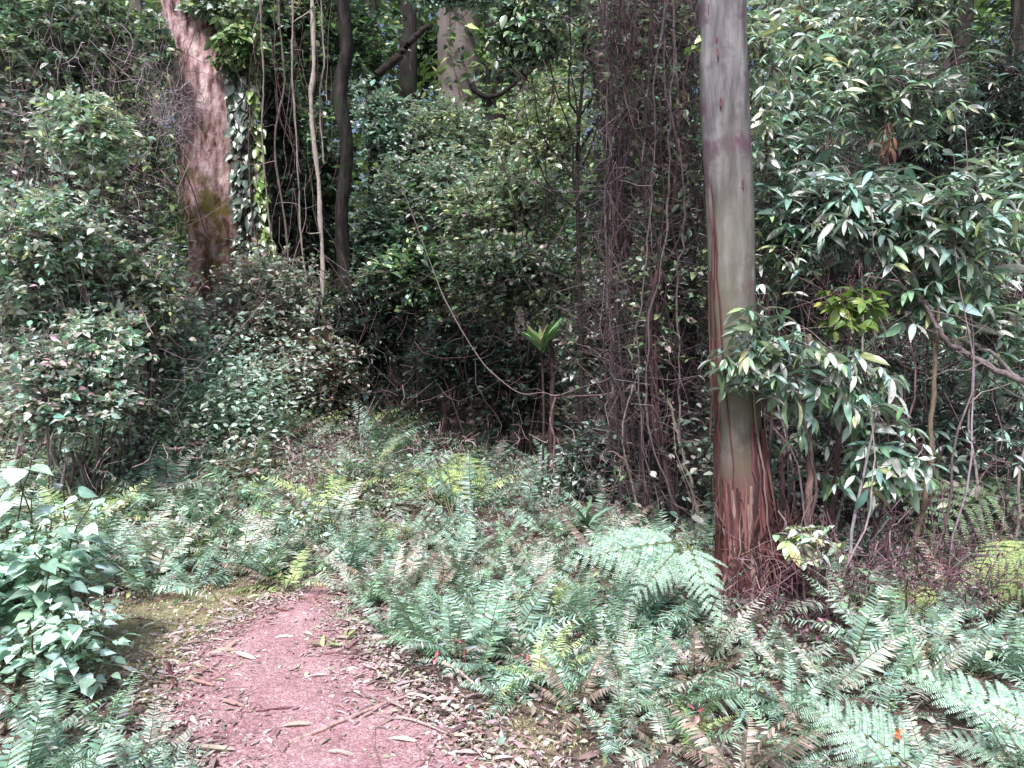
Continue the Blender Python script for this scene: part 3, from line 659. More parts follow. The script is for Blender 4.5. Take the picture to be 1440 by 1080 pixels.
G2 = 'leafy bushes in the middle distance'
def mid(label, px, py, rx, ry, Y, **kw):
    d = dict(dens=2.4, size=.10, cols=C_COOL+C_LITE, ntip=480, nl=7, clumps=26, spread=.28, shell=.8, twig=.004, nstem=4, stemr=.011, tcols=[(.07, .05, .05), (.11, .08, .08), (.05, .035, .035)], group=G2, tpl=T_OVAL)
    d.update(kw); return shrub('leafy_bush', label, 'bush', px, py, rx, ry, Y, **d)
mid('blue-green bush of the middle distance, under the bare dark limb', 548, 190, 60, 60, 14, cols=C_COOL+[(.14, .22, .18)])
mid('pale yellow-green bush directly below the massive pale trunk', 640, 215, 70, 75, 14, cols=C_LITE+C_LITE+C_COOL, ntip=620)
mid('blue-green leaves covering the middle of the massive pale trunk', 622, 172, 50, 20, 16, cols=C_COOL, ntip=220, size=.13)
mid('blue-green leaf spray over the top of the massive pale trunk', 640, -2, 60, 12, 15, cols=C_COOL, ntip=200, size=.12)
mid('bright lime bush behind the branching dark sapling', 770, 190, 75, 85, 13.5, cols=C_LITE+[(.28, .36, .12)], ntip=520)
mid('broad light green bush left of middle, at the heart of the view', 590, 290, 85, 75, 12.5, cols=C_LITE+C_COOL+C_COOL, ntip=700)
mid('yellow-speckled twiggy bush at the centre of the view', 710, 310, 90, 80, 11.5, cols=C_LITE+C_MIX+C_GRN, size=.095, ntip=760)
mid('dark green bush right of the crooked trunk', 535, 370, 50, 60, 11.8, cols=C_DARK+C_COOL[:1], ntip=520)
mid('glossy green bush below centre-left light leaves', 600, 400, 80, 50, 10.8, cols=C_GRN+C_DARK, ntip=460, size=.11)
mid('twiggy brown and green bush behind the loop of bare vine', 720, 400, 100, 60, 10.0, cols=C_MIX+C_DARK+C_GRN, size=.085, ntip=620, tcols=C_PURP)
mid('dark shaded bush under the crooked trunk', 520, 480, 70, 70, 10.6, cols=C_DARK[:3], size=.09, ntip=480)  # this bush and the next two have the hollow's shade in their colours
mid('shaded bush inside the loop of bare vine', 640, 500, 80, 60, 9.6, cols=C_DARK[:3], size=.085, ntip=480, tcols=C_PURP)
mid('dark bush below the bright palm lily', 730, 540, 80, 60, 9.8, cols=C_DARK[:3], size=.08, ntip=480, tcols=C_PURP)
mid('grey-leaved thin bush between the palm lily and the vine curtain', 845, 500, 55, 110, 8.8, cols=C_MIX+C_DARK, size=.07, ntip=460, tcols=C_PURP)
mid('drooping mixed leaves hanging at upper centre left of the dark sapling', 745, 50, 60, 60, 9.6, cols=C_DARK+C_GRN, size=.10, ntip=300, elo=-70, ehi=10)
mid('leafy spray at the very top between dark sapling and vine curtain', 890, 40, 60, 70, 8.2, cols=C_GRN+C_MIX, size=.085, ntip=280, elo=-60, ehi=20)
mid('low glossy seedlings bush at the foot of the vine curtain', 850, 650, 60, 50, 7.4, cols=C_COOL+C_DARK, size=.075, ntip=260)
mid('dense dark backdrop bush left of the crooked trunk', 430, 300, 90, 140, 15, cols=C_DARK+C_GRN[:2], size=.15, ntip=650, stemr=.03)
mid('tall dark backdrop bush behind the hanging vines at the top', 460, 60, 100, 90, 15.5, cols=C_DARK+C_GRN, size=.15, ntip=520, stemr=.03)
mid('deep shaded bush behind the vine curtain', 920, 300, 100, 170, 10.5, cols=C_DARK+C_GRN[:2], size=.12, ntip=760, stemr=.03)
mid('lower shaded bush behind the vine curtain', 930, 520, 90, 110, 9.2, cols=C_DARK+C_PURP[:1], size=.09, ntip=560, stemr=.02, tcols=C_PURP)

G3 = 'glossy long-leaved shrubs at the right'
def gloss(label, px, py, rx, ry, Y, **kw):
    d = dict(jit=.24, dens=2.7, size=.17, cols=C_COOL+C_GRN+C_COOL, ntip=90, nl=7, whorl=True, clumps=20, spread=.36, shell=.8, twig=.004, nstem=2, stemr=.008, group=G3,
             tpl=T_LANCE, mat=M_leaf, elo=-25, ehi=30, upn=.45, droop=.12, wid=.88)
    d.update(kw); d['size'] *= .68; return shrub('glossy_shrub', label, 'shrub', px, py, rx*1.08, ry*1.08, Y, **d)
gloss('glossy shrub with small red new leaves near the top, right beside the smooth gum', 1120, 70, 75, 90, 5.6, ntip=150, size=.125, cols=C_COOL+C_LITE)
gloss('tall glossy shrub in the upper right with blue-white sheen', 1225, 130, 95, 90, 5.6, ntip=200, size=.12, tpl=T_LANCE)
gloss('glossy shrub halfway up, its leaves touching the smooth gum trunk', 1115, 220, 70, 85, 5.3, ntip=150, size=.12)
gloss('brightly lit arching spray of long leaves at the centre of the right side', 1190, 300, 110, 50, 4.9, ntip=130, size=.17, nl=8, cols=C_COOL+[(.18, .27, .2)])
gloss('long-leaved shrub left of the right edge, above the bare leaning branch', 1340, 320, 85, 65, 4.8, ntip=100, size=.17)
gloss('shrub with large drooping leaves below the middle of the right side', 1300, 420, 80, 50, 5.0, ntip=60, size=.18)
gloss('large-leaved sapling crossing the foot of the smooth gum trunk', 1080, 500, 75, 60, 4.35, ntip=38, size=.15, wid=1.0, basepx=1137, elo=-35)
gloss('large-leaved sapling right of the red bark with drooping leaf clusters', 1180, 545, 75, 65, 4.5, ntip=44, size=.16, wid=1.0, basepx=1172, elo=-45, droop=.3)
gloss('yellow-green sunlit sprig in front of the glossy shrubs', 1195, 440, 40, 32, 4.5, ntip=16, size=.12, cols=[(.30, .42, .10), (.22, .34, .10)], basepx=1180, wid=1.5)
gloss('drooping broad leaves at the lower right around the pinkish stick', 1240, 660, 70, 50, 4.6, ntip=30, size=.17, wid=1.05, elo=-50, droop=.3)
gloss('glossy shrub at the right edge under the bare leaning branch', 1405, 480, 60, 90, 5.2, ntip=80, size=.15)
gloss('glossy low shrub at the right edge above the bracken', 1385, 620, 80, 60, 5.4, ntip=90, size=.12, cols=C_COOL+C_DARK)
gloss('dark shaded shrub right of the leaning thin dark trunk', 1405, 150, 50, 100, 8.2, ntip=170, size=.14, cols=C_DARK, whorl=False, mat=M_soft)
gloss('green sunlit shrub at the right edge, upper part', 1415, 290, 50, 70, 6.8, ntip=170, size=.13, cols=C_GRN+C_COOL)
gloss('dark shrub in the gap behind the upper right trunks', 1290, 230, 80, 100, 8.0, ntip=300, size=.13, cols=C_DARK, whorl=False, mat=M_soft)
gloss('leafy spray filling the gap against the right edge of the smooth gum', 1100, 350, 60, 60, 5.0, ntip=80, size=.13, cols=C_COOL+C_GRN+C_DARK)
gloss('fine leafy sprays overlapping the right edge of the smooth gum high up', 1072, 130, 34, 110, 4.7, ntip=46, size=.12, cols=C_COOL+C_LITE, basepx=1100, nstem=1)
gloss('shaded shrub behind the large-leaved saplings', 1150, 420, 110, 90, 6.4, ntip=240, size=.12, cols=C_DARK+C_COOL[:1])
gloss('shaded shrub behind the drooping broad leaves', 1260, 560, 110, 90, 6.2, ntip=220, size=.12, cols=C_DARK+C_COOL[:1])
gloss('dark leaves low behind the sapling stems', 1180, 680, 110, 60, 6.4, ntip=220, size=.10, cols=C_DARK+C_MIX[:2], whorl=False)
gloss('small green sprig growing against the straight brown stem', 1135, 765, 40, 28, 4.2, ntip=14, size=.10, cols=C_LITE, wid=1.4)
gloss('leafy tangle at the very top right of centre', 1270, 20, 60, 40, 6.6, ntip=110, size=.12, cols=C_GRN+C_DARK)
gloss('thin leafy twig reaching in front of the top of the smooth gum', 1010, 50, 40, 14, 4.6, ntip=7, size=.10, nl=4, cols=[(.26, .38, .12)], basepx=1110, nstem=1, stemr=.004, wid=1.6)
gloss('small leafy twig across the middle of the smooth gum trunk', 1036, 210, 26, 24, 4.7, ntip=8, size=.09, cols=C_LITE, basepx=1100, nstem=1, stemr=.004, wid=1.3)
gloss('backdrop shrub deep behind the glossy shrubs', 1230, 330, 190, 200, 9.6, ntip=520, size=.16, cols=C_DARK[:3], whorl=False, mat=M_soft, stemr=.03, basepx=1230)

# small red young leaves and a dry leaf cluster hanging in the glossy shrubs
def cluster(name, label, cat, px, py, r, Y, n, size, cols, tpl=T_LANCE, mat=None, elo=-60, ehi=30, stem=True, hang=0.0):
    c = P(px, py, Y); s = r*Y/F
    m = MB(); A = c+np.array([0, 0, s*1.2+hang])
    pos = c+R.normal(0, s*.5, (n, 3))
    m.leaves(tpl, pos, rdir(n, elo, ehi), size*R.uniform(.6, 1.2, n), pal(n, cols), .5)
    m.tubes(curves(np.tile(A, (n, 1)), pos, 5, wig=.08), np.full((n, 1), .0022)*np.ones((1, 5)), 3, (.16, .10, .08))
    return tag(m.build(name, mat or M_soft, origin=tuple(A)), label, cat)
cluster('leaf_cluster', 'orange-red young leaves at the top of the right shrubs', 'leaves', 1125, 24, 14, 5.4, 14, .07, [(.45, .14, .06), (.35, .10, .06)])
cluster('leaf_cluster', 'dry brown leaves hanging in the right shrubs', 'leaves', 1250, 195, 18, 5.0, 20, .10, [(.36, .16, .13), (.25, .12, .10), (.5, .35, .25)], elo=-88, ehi=-60, mat=M_dead)
cluster('leaf_cluster', 'single dark red leaf cluster in the upper centre', 'leaves', 775, 130, 7, 9, 7, .09, [(.40, .05, .06)])
cluster('leaf_cluster', 'small pale green leaves against the vine curtain', 'leaves', 888, 486, 12, 6.2, 7, .10, [(.32, .42, .28)])
cluster('leaf_cluster', 'small pale green leaves low beside the vine curtain', 'leaves', 872, 662, 14, 6.2, 8, .10, [(.26, .38, .22)])

# ================================================================== PALM LILY
def palm_lily(label, px, py, Y, n=34, L=.44, basez=True, cols=((.12, .30, .06), (.20, .42, .10), (.08, .2, .06)), elo=50, ehi=88, nm='palm_lily'):
    c = P(px, py, Y); root = thing(nm, label, 'plant', (c[0], c[1], max(float(GH(c[0], c[1])), 0)))
    m = MB(); m.leaves(T_STRAP, np.tile(c, (n, 1))+R.normal(0, .008, (n, 3)), rdir(n, elo, ehi), L*R.uniform(.65, 1.15, n), pal(n, cols), .2, 1.5)
    m.build('foliage', M_leaf, root)
    g = np.array(root.location); m = MB(); m.tubes(spline([g, (g+c)/2+[.02, 0, 0], c], 12)[None], np.full((1, 12), .013), 6, (.07, .045, .045)); m.build('stem', M_twig, root)
    return root
palm_lily('bright green strap-leaved palm lily in the dark centre', 762, 495, 7.9, L=.32, cols=((.11, .25, .08), (.17, .34, .12), (.07, .16, .06), (.22, .22, .10)), elo=48)
0 and palm_lily('smaller darker palm lily just left of the bright one', 690, 498, 8.4, n=22, L=.3, cols=((.06, .15, .05), (.09, .2, .06)))
palm_lily('strap-leaved seedling in the ferns left of the vine curtain foot', 825, 742, 5.8, n=18, L=.28, cols=((.13, .24, .14), (.18, .30, .20)), elo=15, ehi=80, nm='strap_leaf_plant')
palm_lily('tiny bright grass-like tuft at the far end of the red path', 463, 822, 5.25, n=12, L=.16, cols=((.2, .36, .08),), elo=45, nm='grass_tuft')

# ================================================================== VINES
GV = 'lianas hanging from the canopy'
def liana(label, pts, w, Y, col, K=60, wig=.012, group=GV, name='liana', tw=0):
    c = spline([P(a, b, Y if len(p) == 0 else p[0]) for a, b, *p in pts], K)
    c[1:-1] += np.cumsum(R.normal(0, wig*.3, (K-2, 3)), 0)*np.array([1, 1, .2])-np.linspace(0, 1, K-2)[:, None]*0
    r = w*Y/F/2*(1+.2*np.sin(np.linspace(0, 40, K))+R.normal(0, .08, K))
    m = MB(); m.tubes(c[None], r[None], 6, col)
    if tw:
        i = R.randint(3, K-2, tw); A = c[i]; B = A+rdir(tw, -50, 40)*R.uniform(.1, .4, (tw, 1))
        m.tubes(curves(A, B, 6, wig=.15), np.full((tw, 1), w*Y/F*.2)*np.linspace(1, .4, 6)[None], 3, col)
    return tag(m.build(name, M_twig, origin=tuple(c[0])), label, 'vine', group)
pale = (.42, .36, .33)
liana('palest thick liana hanging straight in the left-centre gap', [(436, -200), (440, 0), (443, 90), (440, 150), (447, 240), (452, 330), (455, 400), (458, 480)], 6.4, 10.5, pale, tw=3)
liana('thinner pale liana left of the palest liana', [(406, -200), (411, 0), (409, 90), (416, 200), (422, 300), (430, 400)], 2.8, 10.6, (.30, .25, .23), tw=4)
liana('brown liana beside the right edge of the pinkish trunk', [(362, -200), (366, 0), (371, 100), (370, 190), (378, 300), (392, 380)], 2.5, 11.2, (.25, .20, .19), tw=4)
liana('wispy liana just right of the palest liana', [(452, -200), (450, 0), (455, 80), (449, 150), (456, 230)], 2.5, 10.7, pale)
liana('crooked liana between the pinkish trunk and the pale lianas', [(388, -200), (392, 0), (400, 110), (388, 200), (402, 320), (408, 420)], 3.2, 11.0, (.16, .12, .11), tw=6)
liana('bare vine hanging in a wide loop across the dark centre', [(560, 250, 8.0), (598, 350, 7.8), (624, 415, 7.6), (650, 465, 7.5), (682, 512, 7.4), (715, 542, 7.3), (738, 554, 7.2), (762, 552, 7.1), (782, 556, 7.0), (815, 545, 6.9), (860, 530, 6.8), (900, 500, 6.7), (922, 470, 6.6)], 1.9, 7.2, (.19, .15, .15), K=90, wig=.006, tw=12)
liana('thin vine running level from the loop to the vine curtain', [(775, 556, 7.0), (830, 556, 6.9), (880, 550, 6.8), (935, 548, 6.6)], 2.2, 6.9, (.24, .17, .18), K=30, wig=.004, tw=6)
liana('vine drooping below the loop of bare vine', [(782, 556, 7.0), (774, 590, 7.0), (780, 620, 7.0), (776, 660, 7.0)], 3.2, 7, (.22, .14, .14), K=24, wig=.003)
liana('pale twisting vine down the left of the smooth gum', [(945, -200), (946, 0), (950, 110), (953, 200), (945, 300), (938, 400)], 4.2, 6.4, (.40, .28, .28), tw=3)
liana('long straight pink-brown vine in the left part of the vine curtain', [(852, -100), (858, 120), (856, 250), (854, 400), (862, 560)], 3.4, 6.8, (.34, .24, .24), tw=3)
# the curtain: individual lianas from 850 to 1000
for i in range(44):
    x0 = R.uniform(842, 985); x1 = x0*.55+.45*930+R.uniform(-45, 45)
    Y = R.uniform(5.9, 7.6); q = [(x0, -200)]
    yb = R.uniform(560, 770)
    for k, yy in enumerate([0, 150, 300, 450]):
        q.append((x0+(x1-x0)*(yy/600)+R.uniform(-16, 16), yy))
    q.append((x1+R.uniform(-12, 12), 600 if yb > 600 else yb)); q.append((x1+R.uniform(-30, 35), yb+60))
    hue = ['purple-brown', 'dark brown', 'greyish', 'dull red'][i % 4]
    col = [(.085, .055, .068), (.045, .034, .036), (.15, .12, .13), (.10, .055, .058)][i % 4]
    side = 'left' if x0 < 890 else ('middle' if x0 < 940 else 'right')
    liana('%s vine strand in the %s of the vine curtain' % (hue, side), q, R.uniform(1.2, 3.2) if i % 6 else R.uniform(4, 5.5), Y, col, wig=.035, tw=12, group='vine strands of the curtain left of the smooth gum')
# thick fused cable of vines low down
for i, (dx, w) in enumerate([(0, 6.5), (9, 5), (-9, 4)]):
    liana(['thickest dark red vine cable', 'medium vine cable to the right', 'thin vine cable to the left'][i]+' in the lower vine curtain',
          [(925+dx, 380), (918+dx*.5, 450), (915+dx*.8, 520), (922+dx, 590), (938+dx*.7, 660), (952+dx, 740), (960+dx, 790)], w, 6.0, (.11, .06, .07), wig=.015, tw=10)

def tangle(label, boxes, Yr, n, Lr, r, cols, name='vine_tangle', vert=.5, wig=.16):
    """fine twigs and tendrils, too many to count"""
    A = []; 
    for (x0, y0, x1, y1, k) in boxes:
        for _ in range(int(n*k)):
            A.append(P(R.uniform(x0, x1), R.uniform(y0, y1), R.uniform(*Yr)))
    A = np.array(A); N = len(A); d = rdir(N, -80, 80); d[:, :2] *= (1-vert)+.1; d = nrm(d)
    L = R.uniform(Lr[0], Lr[1], (N, 1))
    A[:, 2] = np.maximum(A[:, 2], .05); B = A+d*L; B[:, 2] = np.maximum(B[:, 2], GH(B[:, 0], B[:, 1])+.01)
    m = MB(); m.tubes(curves(A, B, 8, wig=wig, sag=.06), (r*R.uniform(.6, 1.7, N))[:, None]*np.linspace(1.2, .5, 8)[None], 3, pal(N, cols))
    return tag(m.build(name, M_twig), label, 'twigs', kind='stuff')
tangle('fine purple-brown vine tangle forming the curtain left of the smooth gum', [(845, -40, 1000, 300, .5), (850, 300, 1000, 700, .6)], (5.8, 7.8), 2000, (.2, 1.0), .0019, [(.085, .055, .065), (.13, .09, .105), (.05, .034, .04), (.24, .19, .2)], vert=.62, wig=.26)
tangle('bare twigs tangled through the left thicket', [(0, 60, 260, 600, 1)], (6.5, 8.4), 520, (.15, .6), .0024, [(.34, .27, .29), (.44, .38, .40), (.20, .13, .14), (.28, .18, .2)], vert=.3)
tangle('pale lichen-like wispy twigs left of the pinkish trunk', [(180, 125, 262, 205, 1)], (11.0, 11.8), 260, (.3, .7), .004, [(.42, .36, .40), (.5, .44, .47)], vert=.1, wig=.1)
tangle('fine drooping twigs at the upper left', [(0, 40, 250, 330, 1)], (7.2, 9.0), 420, (.2, .7), .002, [(.26, .20, .22), (.36, .30, .33), (.14, .09, .10)], vert=.7, wig=.14)
tangle('thin brown twigs in the dark centre', [(480, 360, 900, 640, 1)], (8.4, 10.5), 260, (.3, 1.0), .003, [(.09, .05, .055), (.14, .08, .09), (.22, .16, .17)], vert=.3)
tangle('fine hanging tendrils in the left-centre gap', [(350, -20, 480, 400, 1)], (10.2, 11.5), 80, (.6, 2.0), .003, C_PURP, vert=.93, wig=.05)
tangle('reddish bare twigs in the gap above the large-leaved saplings', [(1060, 365, 1300, 470, 1)], (4.8, 5.6), 170, (.15, .5), .0024, [(.24, .12, .13), (.36, .22, .23), (.14, .08, .09)], vert=.25)
tangle('purple-brown twigs between the sapling stems at lower right', [(1060, 380, 1440, 820, 1)], (4.7, 6.2), 420, (.2, .8), .0025, C_PURP+C_TWIG, vert=.25)
tangle('pinkish dry stalks and twigs strewn over the left fern bank', [(130, 610, 900, 800, 1)], (5.4, 7.8), 600, (.06, .26), .0026, [(.42, .30, .31), (.55, .43, .44), (.26, .16, .17)], vert=.15)
tangle('dead purple fern stalks and twigs around the foot of the smooth gum', [(1020, 770, 1440, 880, 1)], (3.9, 5.2), 900, (.1, .45), .0022, [(.14, .06, .09), (.20, .10, .13), (.36, .25, .27)], vert=.3)

# climber with overlapping leaves up the right side of the old tree, and the leafy collar above
mid('light green foliage closing the gap right of the massive pale trunk', 700, 60, 60, 80, 22.5, cols=C_LITE+C_GRN+C_DARK, size=.15, ntip=420)
mid('shaded foliage between the bare dark limb and the massive pale trunk', 600, 90, 50, 70, 22, cols=C_GRN+C_DARK, size=.15, ntip=360)
mid('sparse leaves woven through the upper vine curtain', 915, 120, 70, 150, 6.7, cols=C_MIX+C_GRN+C_COOL, size=.065, ntip=300, nstem=2, spread=.3, tcols=C_PURP)
mid('sparse leaves woven through the lower vine curtain', 925, 420, 65, 170, 6.3, cols=C_MIX+C_DARK+C_GRN, size=.065, ntip=320, nstem=2, spread=.3, tcols=C_PURP)
mid('shaded leafy bush in front of the dim trunk beside the pinkish trunk', 395, 180, 40, 130, 13.0, cols=C_DARK+C_GRN[:1], size=.10, ntip=300)
def climber():
    root = thing('climbing_vine', 'leafy climber running up the right side of the pinkish trunk', 'vine', tuple(P(372, 470, 12.2)))
    m = MB(); c = spline([P(372, 480, 12.1), P(360, 360, 12.1), P(347, 250, 12.1), P(342, 130, 12.1), P(328, 20, 12.1)], 40)
    for k in range(4): m.tubes((c+np.array([.07*k-.1, -.03*k, 0])+np.cumsum(R.normal(0, .008, c.shape), 0))[None], np.full((1, 40), .014), 5, (.10, .07, .06))
    m.build('stem', M_twig, root)
    m = MB(); n = 700; t = R.uniform(0, 1, n); i = (t*39).astype(int)
    off = R.uniform(-.24, .26, n)*(1-.3*t)
    pos = c[i]+np.stack([off, -.08+.35*np.abs(off)+R.normal(0, .03, n), R.normal(0, .05, n)], 1)
    d = np.stack([off*1.6+R.normal(0, .25, n), -.45+R.normal(0, .2, n), R.normal(-.75, .2, n)], 1)
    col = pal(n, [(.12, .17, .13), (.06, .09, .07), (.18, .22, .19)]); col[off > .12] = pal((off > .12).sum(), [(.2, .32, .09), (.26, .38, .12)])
    m.leaves(T_OVAL, pos, d, R.uniform(.12, .21, n), col, .25, 1.1, up=(0, -1, .3))
    m.build('foliage', M_leaf, root)
climber()
small('hanging_foliage', 'sunlit yellow-green leaves draped over the top of the pinkish trunk', 338, 72, 30, 30, 12.0, cols=[(.24, .36, .12), (.18, .3, .14), (.3, .4, .2)], size=.12, ntip=240, nstem=1, group='leaf masses on the pinkish trunk', elo=-60, ehi=10)
small('hanging_foliage', 'pale leaf clump crossing the very top of the pinkish trunk', 310, 8, 40, 16, 12.0, cols=C_LITE+C_COOL, size=.12, ntip=240, nstem=1, group='leaf masses on the pinkish trunk')
small('hanging_foliage', 'green leaves hanging over the left shoulder of the pinkish trunk', 215, 75, 24, 42, 11.7, cols=C_GRN+C_COOL, size=.11, ntip=200, nstem=1, group='leaf masses on the pinkish trunk')

# ================================================================== FERNS
def frond_mesh(name, npair=24, plen=.13, droop=.35, side=0.0, col=((.09, .16, .11),), rach=(.16, .13, .07), dead=0.0, pw=.175, curl=.15, jit=.2):
    """once-divided sword-fern frond, length 1 along +Y"""
    m = MB(); K = 10; t = np.linspace(0, 1, K)
    def cp(t):
        return np.stack([side*t*t, t*(1-.12*droop*t), -droop*t**2+.02*t], -1)
    m.tubes(cp(t)[None], (.007*(1.15-t))[None], 4, rach)
    tt = np.linspace(.10, .985, npair); prof = np.clip(np.sin(PI*np.clip(tt*.80+.22, 0, 1))**.7, .12, 1)
    prof = prof*np.where(tt > .85, (1.02-tt)/.17, 1)
    for sd in (-1, 1):
        keep = R.uniform(0, 1, npair) > R.choice([.03, .08, .18])
        T = tt[keep]+R.normal(0, .004, keep.sum()); pr = prof[keep]; n = len(T)
        dd = nrm(cp(T+.01)-cp(T-.01)); X = np.tile([1.0, 0, 0], (n, 1))
        d = X*sd + dd*R.uniform(.18, .42, (n, 1)) + np.array([0, 0, 1.0])*R.uniform(-.5, .2, (n, 1))-np.array([0, 0, curl])
        u = np.cross(dd, -X); u = np.where(u[:, 2:3] < 0, -u, u)
        tv = np.array([(-.5, 0, 0), (.5, 0, 0), (.62, .3, .02), (.40, .75, -.02), (0, 1.02, -.10), (-.45, .55, 0)], float)
        tv[:, 0] *= pw
        tf = np.array([(0, 1, 2, 5), (5, 2, 3, 4)])
        m.leaves((tv, tf, np.zeros(6)), cp(T), d, plen*pr*np.exp(R.normal(0, .14, n)), pal(n, col, jit=jit), .12, 1.0, up=u)
    me = m.mesh(name, M_dead if dead else M_fern); FMB[me.name] = (np.concatenate(m.V), [f for f in m.F], np.concatenate(m.C)); return me
FMB = {}

FC = {'blue-green': [(.31, .47, .38), (.21, .35, .28), (.46, .64, .55)],
      'mid green': [(.25, .41, .28), (.33, .50, .36)],
      'yellow-green': [(.44, .58, .26), (.52, .62, .32)],
      'grey-green': [(.42, .52, .44), (.54, .63, .55), (.46, .42, .40)],
      'browning': [(.38, .27, .25), (.28, .25, .19), (.48, .38, .36)]}
FC = {k: [tuple(min(.9, v*1.14) for v in c) for c in L] for k, L in FC.items()}
FR = {}
for cn, cc in FC.items():
    FR[cn] = [frond_mesh('frond', npair=int(R.choice([26, 29, 32])), plen=R.uniform(.11, .15), droop=dr, side=R.uniform(-.32, .32), col=cc, curl=.1 if cn != 'browning' else .5)
              for dr in (.15, .35, .55, .8, 1.05, .45)]

GF = 'sword ferns of the forest floor'
def fern_label(x, y, hue, size, far):
    if y < 3.6:
        w = 'in the bottom left corner' if x < -1.0 else ('at the bottom edge right of the path' if x < .8 else 'in the front row at the bottom right')
    elif y < 4.8:
        w = 'on the left bank of the mossy verge' if x < -1.4 else ('on the near edge of the bed beside the red path' if x < .2 else ('in the bed in front of the smooth gum' if x < 1.5 else 'in the lower right bed below the dead purple stalks'))
    elif y < 6.4:
        w = 'on the left beyond the mossy verge' if x < -1.3 else ('in the middle of the fern bed' if x < .6 else ('beside the foot of the smooth gum' if x < 1.6 else 'among the sapling stems at the right'))
    else:
        w = 'below the left thicket' if x < -2.2 else ('in the back of the fern bed at the dark hollow' if x < .4 else 'near the foot of the vine curtain')
    return '%s %s fern %s' % (size, hue, w)

def make_fern(x, y, hue, L, nfr, parts=True, hues2=None, elo=25, ehi=75):
    z = float(GH(x, y))
    size = 'small' if L < .34 else ('medium' if L < .46 else 'large')
    root = thing('sword_fern', fern_label(x, y, hue, size, not parts), 'fern', (x, y, z), GF)
    a0 = R.uniform(0, 6.28)
    for k in range(nfr):
        hu = hue if R.uniform() > .12 else ['browning', 'grey-green', 'mid green'][R.randint(3)]
        me = FR[hu][R.randint(6)]
        o = link('frond', me, root, (R.normal(0, .012), R.normal(0, .012), .0))
        az = a0+k*2*PI/nfr+R.normal(0, .25); el = math.radians(R.uniform(elo, ehi)); s = L*R.uniform(.7, 1.2)
        o.rotation_euler = (el, R.normal(0, .25), az); o.scale = (s*R.uniform(.85, 1.2), s, s)
    return root

_bl = [Gp(*q) for q in [(500, 812), (490, 845), (530, 885), (590, 930), (670, 975), (770, 1020), (900, 1060), (1010, 1090)]]
_by = np.array([q[1] for q in _bl])[::-1]; _bx = np.array([q[0] for q in _bl])[::-1]
def fern_ok(x, y):
    if y < _by[-1] and x > -1.4 and x < np.interp(y, _by, _bx)-.10: return False
    if in_path(x, y, .05): return False
    # keep the mossy verge open
    if ((x+1.75+0.1*(y-4))/.62)**2+((y-4.35)/.80)**2 < 1: return False
    if (x-gc[0, 0])**2+(y-gc[0, 1])**2 < .30**2: return False
    if abs(x-gc[0, 0]-.05) < .30 and gc[0, 1]-.75 < y < gc[0, 1]: return False
    if y < 2.6 and abs(x) < .5: return False

    return True

placed = []
def scatter(n, fx, fy, rmin, tries=4000):
    out = []
    for _ in range(tries):
        if len(out) >= n: break
        x, y = R.uniform(*fx), R.uniform(*fy)
        if abs(x) > .70*y+.3: continue
        if not fern_ok(x, y): continue
        if any((x-a)**2+(y-b)**2 < rmin*rmin for a, b in placed): continue
        placed.append((x, y)); out.append((x, y))
    return out
hk = ['blue-green', 'mid green', 'yellow-green', 'grey-green', 'browning']
near = scatter(70, (-1.2, 1.2), (2.7, 5.6), .16, 6000)+scatter(140, (-1.15, 4.0), (2.6, 6.3), .17, 9000)
for x, y in near:
    hue = R.choice(hk, p=[.56, .12, .04, .23, .05])
    make_fern(x, y, hue, R.uniform(.27, .46)*(.75 if (x > .9 and y < 3.2) else 1), R.randint(9, 13), elo=25, ehi=78)
for x, y in scatter(82, (-5.2, -1.2), (4.9, 6.9), .22):
    hue = R.choice(hk, p=[.48, .10, .10, .26, .06]); make_fern(x, y, hue, R.uniform(.42, .66), R.randint(8, 12), elo=20, ehi=70)
def far_ferns():
    m = MB()
    for x, y in scatter(190, (-6.5, 4.0), (6.9, 11.0), .24, 6000):
        hue = R.choice(hk, p=[.46, .14, .09, .26, .05]); L = R.uniform(.42, .74); a0 = R.uniform(0, 6.28); n = R.randint(7, 10)
        for k in range(n):
            V, Fs, C = FMB[FR[hue][R.randint(6)].name]; s = L*R.uniform(.7, 1.2)
            from mathutils import Euler
            rot = np.array(Euler((math.radians(R.uniform(20, 68)), R.normal(0, .25), a0+k*2*PI/n+R.normal(0, .25))).to_matrix())
            W = (V*s) @ rot.T + np.array([x, y, float(GH(x, y))]); b = m.n
            m.V.append(W.astype(np.float32)); m.C.append(C*np.array([1, 1, 1, 1], np.float32)); m.n += len(W)
            for f in Fs: m.F.append(f+b)
    tag(m.build('fern_carpet', M_fern), 'carpet of mixed ferns stretching back to the dark hollow', 'ferns', kind='stuff')
far_ferns()
# bottom-left corner ferns
for (px, py, L) in [(30, 1060, .36), (95, 1030, .34), (160, 1060, .34), (215, 1010, .28), (250, 1075, .30), (120, 1100, .36), (200, 1120, .34), (20, 1130, .4), (285, 1130, .28), (60, 985, .3), (150, 975, .24), (330, 1200, .3)]:
    x, y = Gp(px, py+75); make_fern(x, y, R.choice(['blue-green', 'grey-green', 'mid green'], p=[.6, .3, .1]), L*1.05, 11, elo=35, ehi=85)

